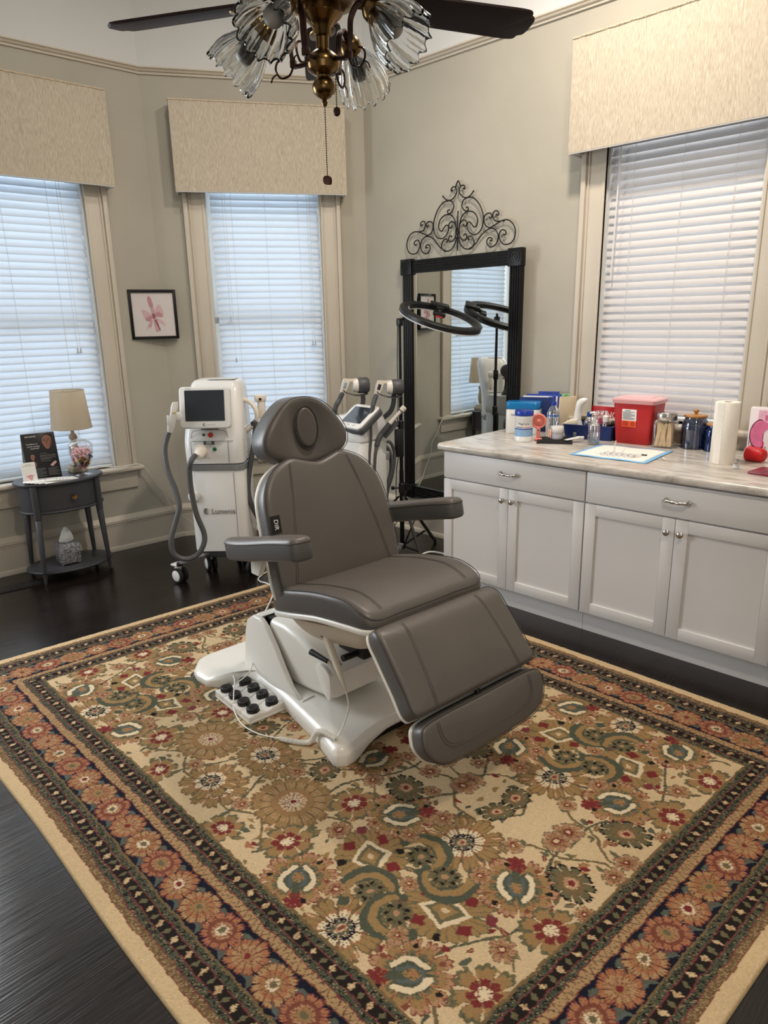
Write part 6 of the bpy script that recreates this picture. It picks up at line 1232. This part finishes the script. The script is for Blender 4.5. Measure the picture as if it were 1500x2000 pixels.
for i in range(46):
    an = i * 2.4; rr4 = .050 * math.sqrt((i + .5) / 46); loc = (-1.400 + rr4 * math.cos(an), 3.835 + rr4 * math.sin(an), Z + .010)
    ro = (r6.uniform(-.14, .14), r6.uniform(-.14, .14), an)
    if rr4 > .04: ro = (0.10 * math.sin(an) , -.10 * math.cos(an), 0)
    if sw is None: sw = thing('cotton_swab', loc, 0, 'thin white cotton swab standing in the smoky blue jar', 'swab', 'cotton swabs in the blue jar'); b = B(); b.cyl((0, 0, 0), (0, 0, .130), .0013, n=6); b.o('stem', m_sw, sw); b = B(); b.sphere((0, 0, .132), (.0028, .0028, .007), 8, 6); b.o('cotton_tip', m_paper, sw); sw.rotation_euler = ro
    else: dup(sw, loc, rot=ro)
# paper towels, cup, vial, glove boxes, tablet
pt = thing('paper_towel_roll', (-1.142, 3.520, Z), 0, 'white embossed paper towel roll standing upright on the worktop', 'paper towel'); m_pt = mat('embossed_towel', (236, 230, 220), .9, bump=(130, .5, .003))
b = B(); b.lathe([(.019, 0), (.054, 0), (.056, .003), (.056, .292), (.054, .295), (.019, .295), (.019, 0)], 44, cap0=False, cap1=False); b.o('roll', m_pt, pt, 50); b = B(); b.lathe([(.019, .002), (.019, .294), (.0175, .294), (.0175, .002)], 24, cap0=False, cap1=False); b.o('core', mat('cardboard_core', (150, 124, 96), .8), pt); b = B(); b.rings([[V((.0568 * math.sin(a), -.0568 * math.cos(a), z)) for a in (rad(-30), rad(-12), rad(6))] for z in (.002, .293)], False); b.o('loose_sheet', m_pt, pt, 60)
cu_ = thing('red_cup', (-1.035, 3.645, Z + .036), -14, 'red paper cup lying on its side behind the paper towels', 'cup'); b = B(R(90, 'Y')); b.lathe([(.036, -.035), (.037, -.033), (.034, .03), (.028, .048), (.018, .055), (0, .056)], 30, cap0=False); b.lathe([(.034, -.034), (.032, .03), (0, .045)], 30, cap0=False); b.o('cup', mat('cup_red', (196, 26, 32), .4, var=(6, .04)), cu_, 50); b = B(R(90, 'Y')); b.tube([(.036 * math.cos(2 * math.pi * i / 30), .036 * math.sin(2 * math.pi * i / 30), -.0345) for i in range(30)], .002, 6, True); b.o('rim', m_paper, cu_)
vi = thing('medicine_vial', (-1.042, 3.415, Z), 0, 'small clear medicine vial standing in front of the paper towels', 'vial'); b = B(); b.lathe([(.0145, 0), (.0155, .002), (.0155, .026), (.008, .034), (.008, .038)], 24); b.o('vial', m_cl, vi, 50); b = B(); b.lathe([(.0095, .037), (.0095, .047), (0, .048)], 18); b.o('cap', m_silv, vi); wrap('vial_label', .0157, .005, .021, -80, 80, mat('vial_label', (206, 206, 208), .6, var=(120, .3)), vi)
def gbox(x, y, rz, lab, front):
    e = thing('glove_box', (x, y, Z), rz, lab, 'glove box', 'glove boxes against the window casing'); w_, d_, h_ = .125, .075, .245; b = B(); b.box((0, 0, h_ / 2), (w_, d_, h_), .002); bx_ = b.o('carton', m_gbx, e)
    f = lambda nm, o, m, k=0: (lambda q: (q.prism(o, 0, .0004, lambda a, c, hh: (a, -d_ / 2 - .0004 - hh - k * .0004, c)), q.o(nm, m, bx_, 0)))(B())
    if front:
        f('pink_block', [(-.025, .16), (.02, .16), (.02, .235), (-.025, .235)], m_gp1); f('pink_block', [(-.02, .012), (.012, .012), (.012, .08), (-.02, .08)], m_gp3); f('pink_square', [(.005, .185), (.018, .185), (.018, .213), (.005, .213)], m_gp2, 1)
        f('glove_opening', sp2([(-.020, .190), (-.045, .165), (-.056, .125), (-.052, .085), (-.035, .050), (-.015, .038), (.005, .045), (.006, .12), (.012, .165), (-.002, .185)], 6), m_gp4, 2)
        f('glove', sp2([(-.018, .185), (-.040, .165), (-.052, .125), (-.047, .085), (-.032, .058), (.004, .055), (.004, .12), (.030, .148), (.052, .150), (.050, .168), (.025, .172), (.002, .182)], 6), m_gp2, 3); f('wrist_print', [(.028, .148), (.060, .144), (.060, .170), (.028, .172)], m_skin, 2); f('size_mark', [(.012, .02), (.026, .02), (.026, .034), (.012, .034)], m_gp3)
        text('200', .009, m_ink, bx_, T(.02, -d_ / 2 - .0006, .050) @ FRONT @ R(90), 'box_lettering'); text('Nitrile Exam Gloves', .011, m_ink, bx_, T(-.055, -d_ / 2 - .0006, .075) @ FRONT @ R(90), 'box_lettering', sx=.9); text('POWDER FREE', .008, m_gp3, bx_, T(-.043, -d_ / 2 - .0006, .04) @ FRONT @ R(90), 'box_lettering', sx=.9)
    text('McKESSON', .010, m_ink, bx_, T(-.045 if not front else .051, -d_ / 2 - .0006, .045 if not front else .21) @ FRONT @ R(90), 'box_lettering', sx=.9)
    return e
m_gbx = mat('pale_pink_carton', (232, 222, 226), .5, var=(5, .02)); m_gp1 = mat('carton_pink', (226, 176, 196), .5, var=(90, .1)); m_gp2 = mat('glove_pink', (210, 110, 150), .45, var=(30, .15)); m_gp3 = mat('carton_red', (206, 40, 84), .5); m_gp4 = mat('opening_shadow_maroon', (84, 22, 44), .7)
gbox(-1.055, 3.805, 12, 'upright pink and white glove box with glove pulled out, behind the red cup', True); gbox(-.915, 3.785, 10, 'upright pale glove box at the picture edge, beside the open glove box', False)
tbt = thing('notebook', (-.86, 3.40, Z), -8, 'dark red slim notebook lying flat near the worktop edge', 'notebook'); b = B(); b.box((0, 0, .006), (.20, .15, .012), .003, 2); b.o('cover', mat('burgundy_cover', (120, 34, 50), .35, var=(6, .06)), tbt); b = B(); b.box((-.04, 0, .0123), (.002, .15, .0006)); b.o('crease', m_ink, tbt)

# ---------------------------------------------------------------- ceiling fan with four glass shades
m_fb = mat('antique_brass', (112, 88, 54), .26, metal=1, var=(9, .25)); m_fd = mat('bronzed_arm', (60, 40, 32), .32, metal=.8, var=(14, .2)); m_bld = mat('dark_mahogany_blade', (34, 20, 19), .55, spec=.25, var=(6, .2), stretch=(1, 10, 1))
m_fgl = mat('clear_fluted_glass', (242, 244, 244), .02, trans=1, ior=1.45); m_frost = mat('frosted_bulb', (196, 190, 182), .45, var=(8, .03))
FX, FY, FZ = -1.662, 1.487, 2.462
fn_ = thing('ceiling_fan', (FX, FY, FZ), 0, 'dark bladed ceiling fan with brass light kit hanging above the treatment chair', 'ceiling fan')
b = B(); b.cyl((0, 0, .16), (0, 0, CEIL - FZ - .06), .013); b.lathe([(.02, CEIL - FZ - .09), (.06, CEIL - FZ - .05), (.075, CEIL - FZ - .002), (0, CEIL - FZ - .002)], 28); b.o('downrod', m_fb, fn_)
b = B(); b.lathe([(.03, .17), (.06, .16), (.105, .13), (.125, .09), (.125, .03), (.10, .0), (.06, -.012), (0, -.012)], 40); b.o('motor_housing', m_fb, fn_, 45)
b = B(); b.lathe([(.055, -.010), (.058, -.03), (.040, -.045), (.026, -.060), (.024, -.078), (.018, -.084), (.018, -.112), (.024, -.116), (.030, -.120), (.044, -.132), (.048, -.146), (.047, -.152), (.044, -.164), (.030, -.174), (.020, -.178), (.020, -.184), (.026, -.190), (.033, -.200), (.034, -.208), (.030, -.222), (.018, -.232), (.010, -.236), (.006, -.240), (.009, -.246), (.006, -.254), (0, -.256)], 40); b.o('light_fitter', m_fb, fn_, 40)
for i in range(5):
    a = 138 + 72 * i - (1.5 if i in (1, 4) else 0); Bm = R(a) @ R(-11, 'X')
    out = sp2([(.20, -.045), (.30, -.060), (.50, -.066), (.625, -.066), (.645, -.045), (.662, -.03), (.662, .03), (.645, .045), (.625, .066), (.50, .066), (.30, .060), (.20, .045)], 5)
    b = B(R(a) @ T(0, 0, .015) @ R(-12, 'X')); b.prism(out, -.0045, .0045, None, .002, 2); bl = b.o('blade', m_bld, fn_, 40)
    b = B(R(a) @ T(0, 0, .008) @ R(-12, 'X')); b.prism(sp2([(.10, -.012), (.17, -.016), (.21, -.04), (.26, -.035), (.275, 0), (.26, .035), (.21, .04), (.17, .016), (.10, .012)], 4), -.004, .004, None, .002, 2); b.o('blade_iron', m_fb, bl, 40)
for i in range(4):
    a = [212, 110, 287, 11][i]; Am = R(a)
    b = B(Am); P = spline([(.045, 0, -.142), (.085, 0, -.145), (.095, 0, -.10), (.10, 0, -.055), (.13, 0, -.025), (.165, 0, -.045)], 7)
    for s in (-1, 0, 1): b.tube([p + V((0, s * .006, 0)) for p in P], .0042, 7)
    b.box((.088, 0, -.142), (.016, .02, .02), .002); ar = b.o('arm', m_fd, fn_, 50)
    b = B(Am); b.tube(spline([(.088, .004, -.15), (.10, .004, -.17), (.125, .004, -.175), (.14, .004, -.155), (.135, .004, -.135), (.12, .004, -.128)], 6), .0032, 6); b.tube(spline([(.139, .004, -.165), (.150, .004, -.172), (.156, .004, -.185)], 4), .0022, 5); b.o('scroll', m_fd, ar, 50)
    Sm = Am @ T(.165, 0, -.045) @ R(-48, 'Y')          # shade axis points out and down
    b = B(Sm); b.lathe([(.012, .014), (.024, .010), (.032, -.004), (.034, -.022), (.030, -.030), (0, -.030)], 26); b.o('socket_cup', m_fb, ar, 45)
    sh_ = B(Sm); nn = 140; rs = []
    for j in range(17):
        t = j / 16; r = .030 + .046 * math.sin(min(1, t * 1.15) * math.pi / 2); z = -.024 - .135 * t
        fl2 = lambda k: 1 + (.065 * min(1, t * 3)) * math.cos(14 * (2 * math.pi * k / nn) + t * 2.6)
        sc_ = lambda k: .008 * t ** 3 * math.cos(14 * 2 * math.pi * k / nn + 1.1)
        rs.append([V((r * fl2(k) * math.cos(2 * math.pi * k / nn), r * fl2(k) * math.sin(2 * math.pi * k / nn), z + sc_(k))) for k in range(nn)])
    rs += [[V((v.x * .93, v.y * .93, v.z)) for v in r] for r in reversed(rs)]
    sh_.rings(rs, loop=True); so_ = sh_.o('glass_shade', m_fgl, fn_, 70)
    b = B(Sm); b.lathe([(.012, -.028), (.013, -.045), (.022, -.06), (.027, -.08), (.026, -.098), (.018, -.112), (0, -.118)], 22); b.o('bulb', m_frost, so_, 60)
def chain(x, y, z0_, z1_, knob):
    k = B(); n = int((z0_ - z1_) / .0062)
    for i in range(n): k.sphere((x, y, z0_ - i * .0062), .0022, 6, 4)
    k.cyl((x, y, z0_), (x, y, z1_), .0007, n=5); c = k.o('pull_chain', m_rubber, fn_, 60)
    k = B()
    if knob: k.lathe([(.004, .006), (.010, .002), (.012, -.006), (.010, -.014), (.004, -.018), (0, -.018)], 18, (x, y, z1_), sx=1, sy=.8)
    else: k.prism(sp2([(-.010, 0), (-.009, -.018), (.009, -.020), (.011, -.004), (.004, .004)], 4), -.003, .003, lambda a, c_, h: (x + a * .655, y + a * .755 + h, z1_ + c_), .001)
    k.o('chain_pull', m_fd, c)
chain(0, 0, -.252, -.440, False); chain(.022, .026, -.10, -.262, True)
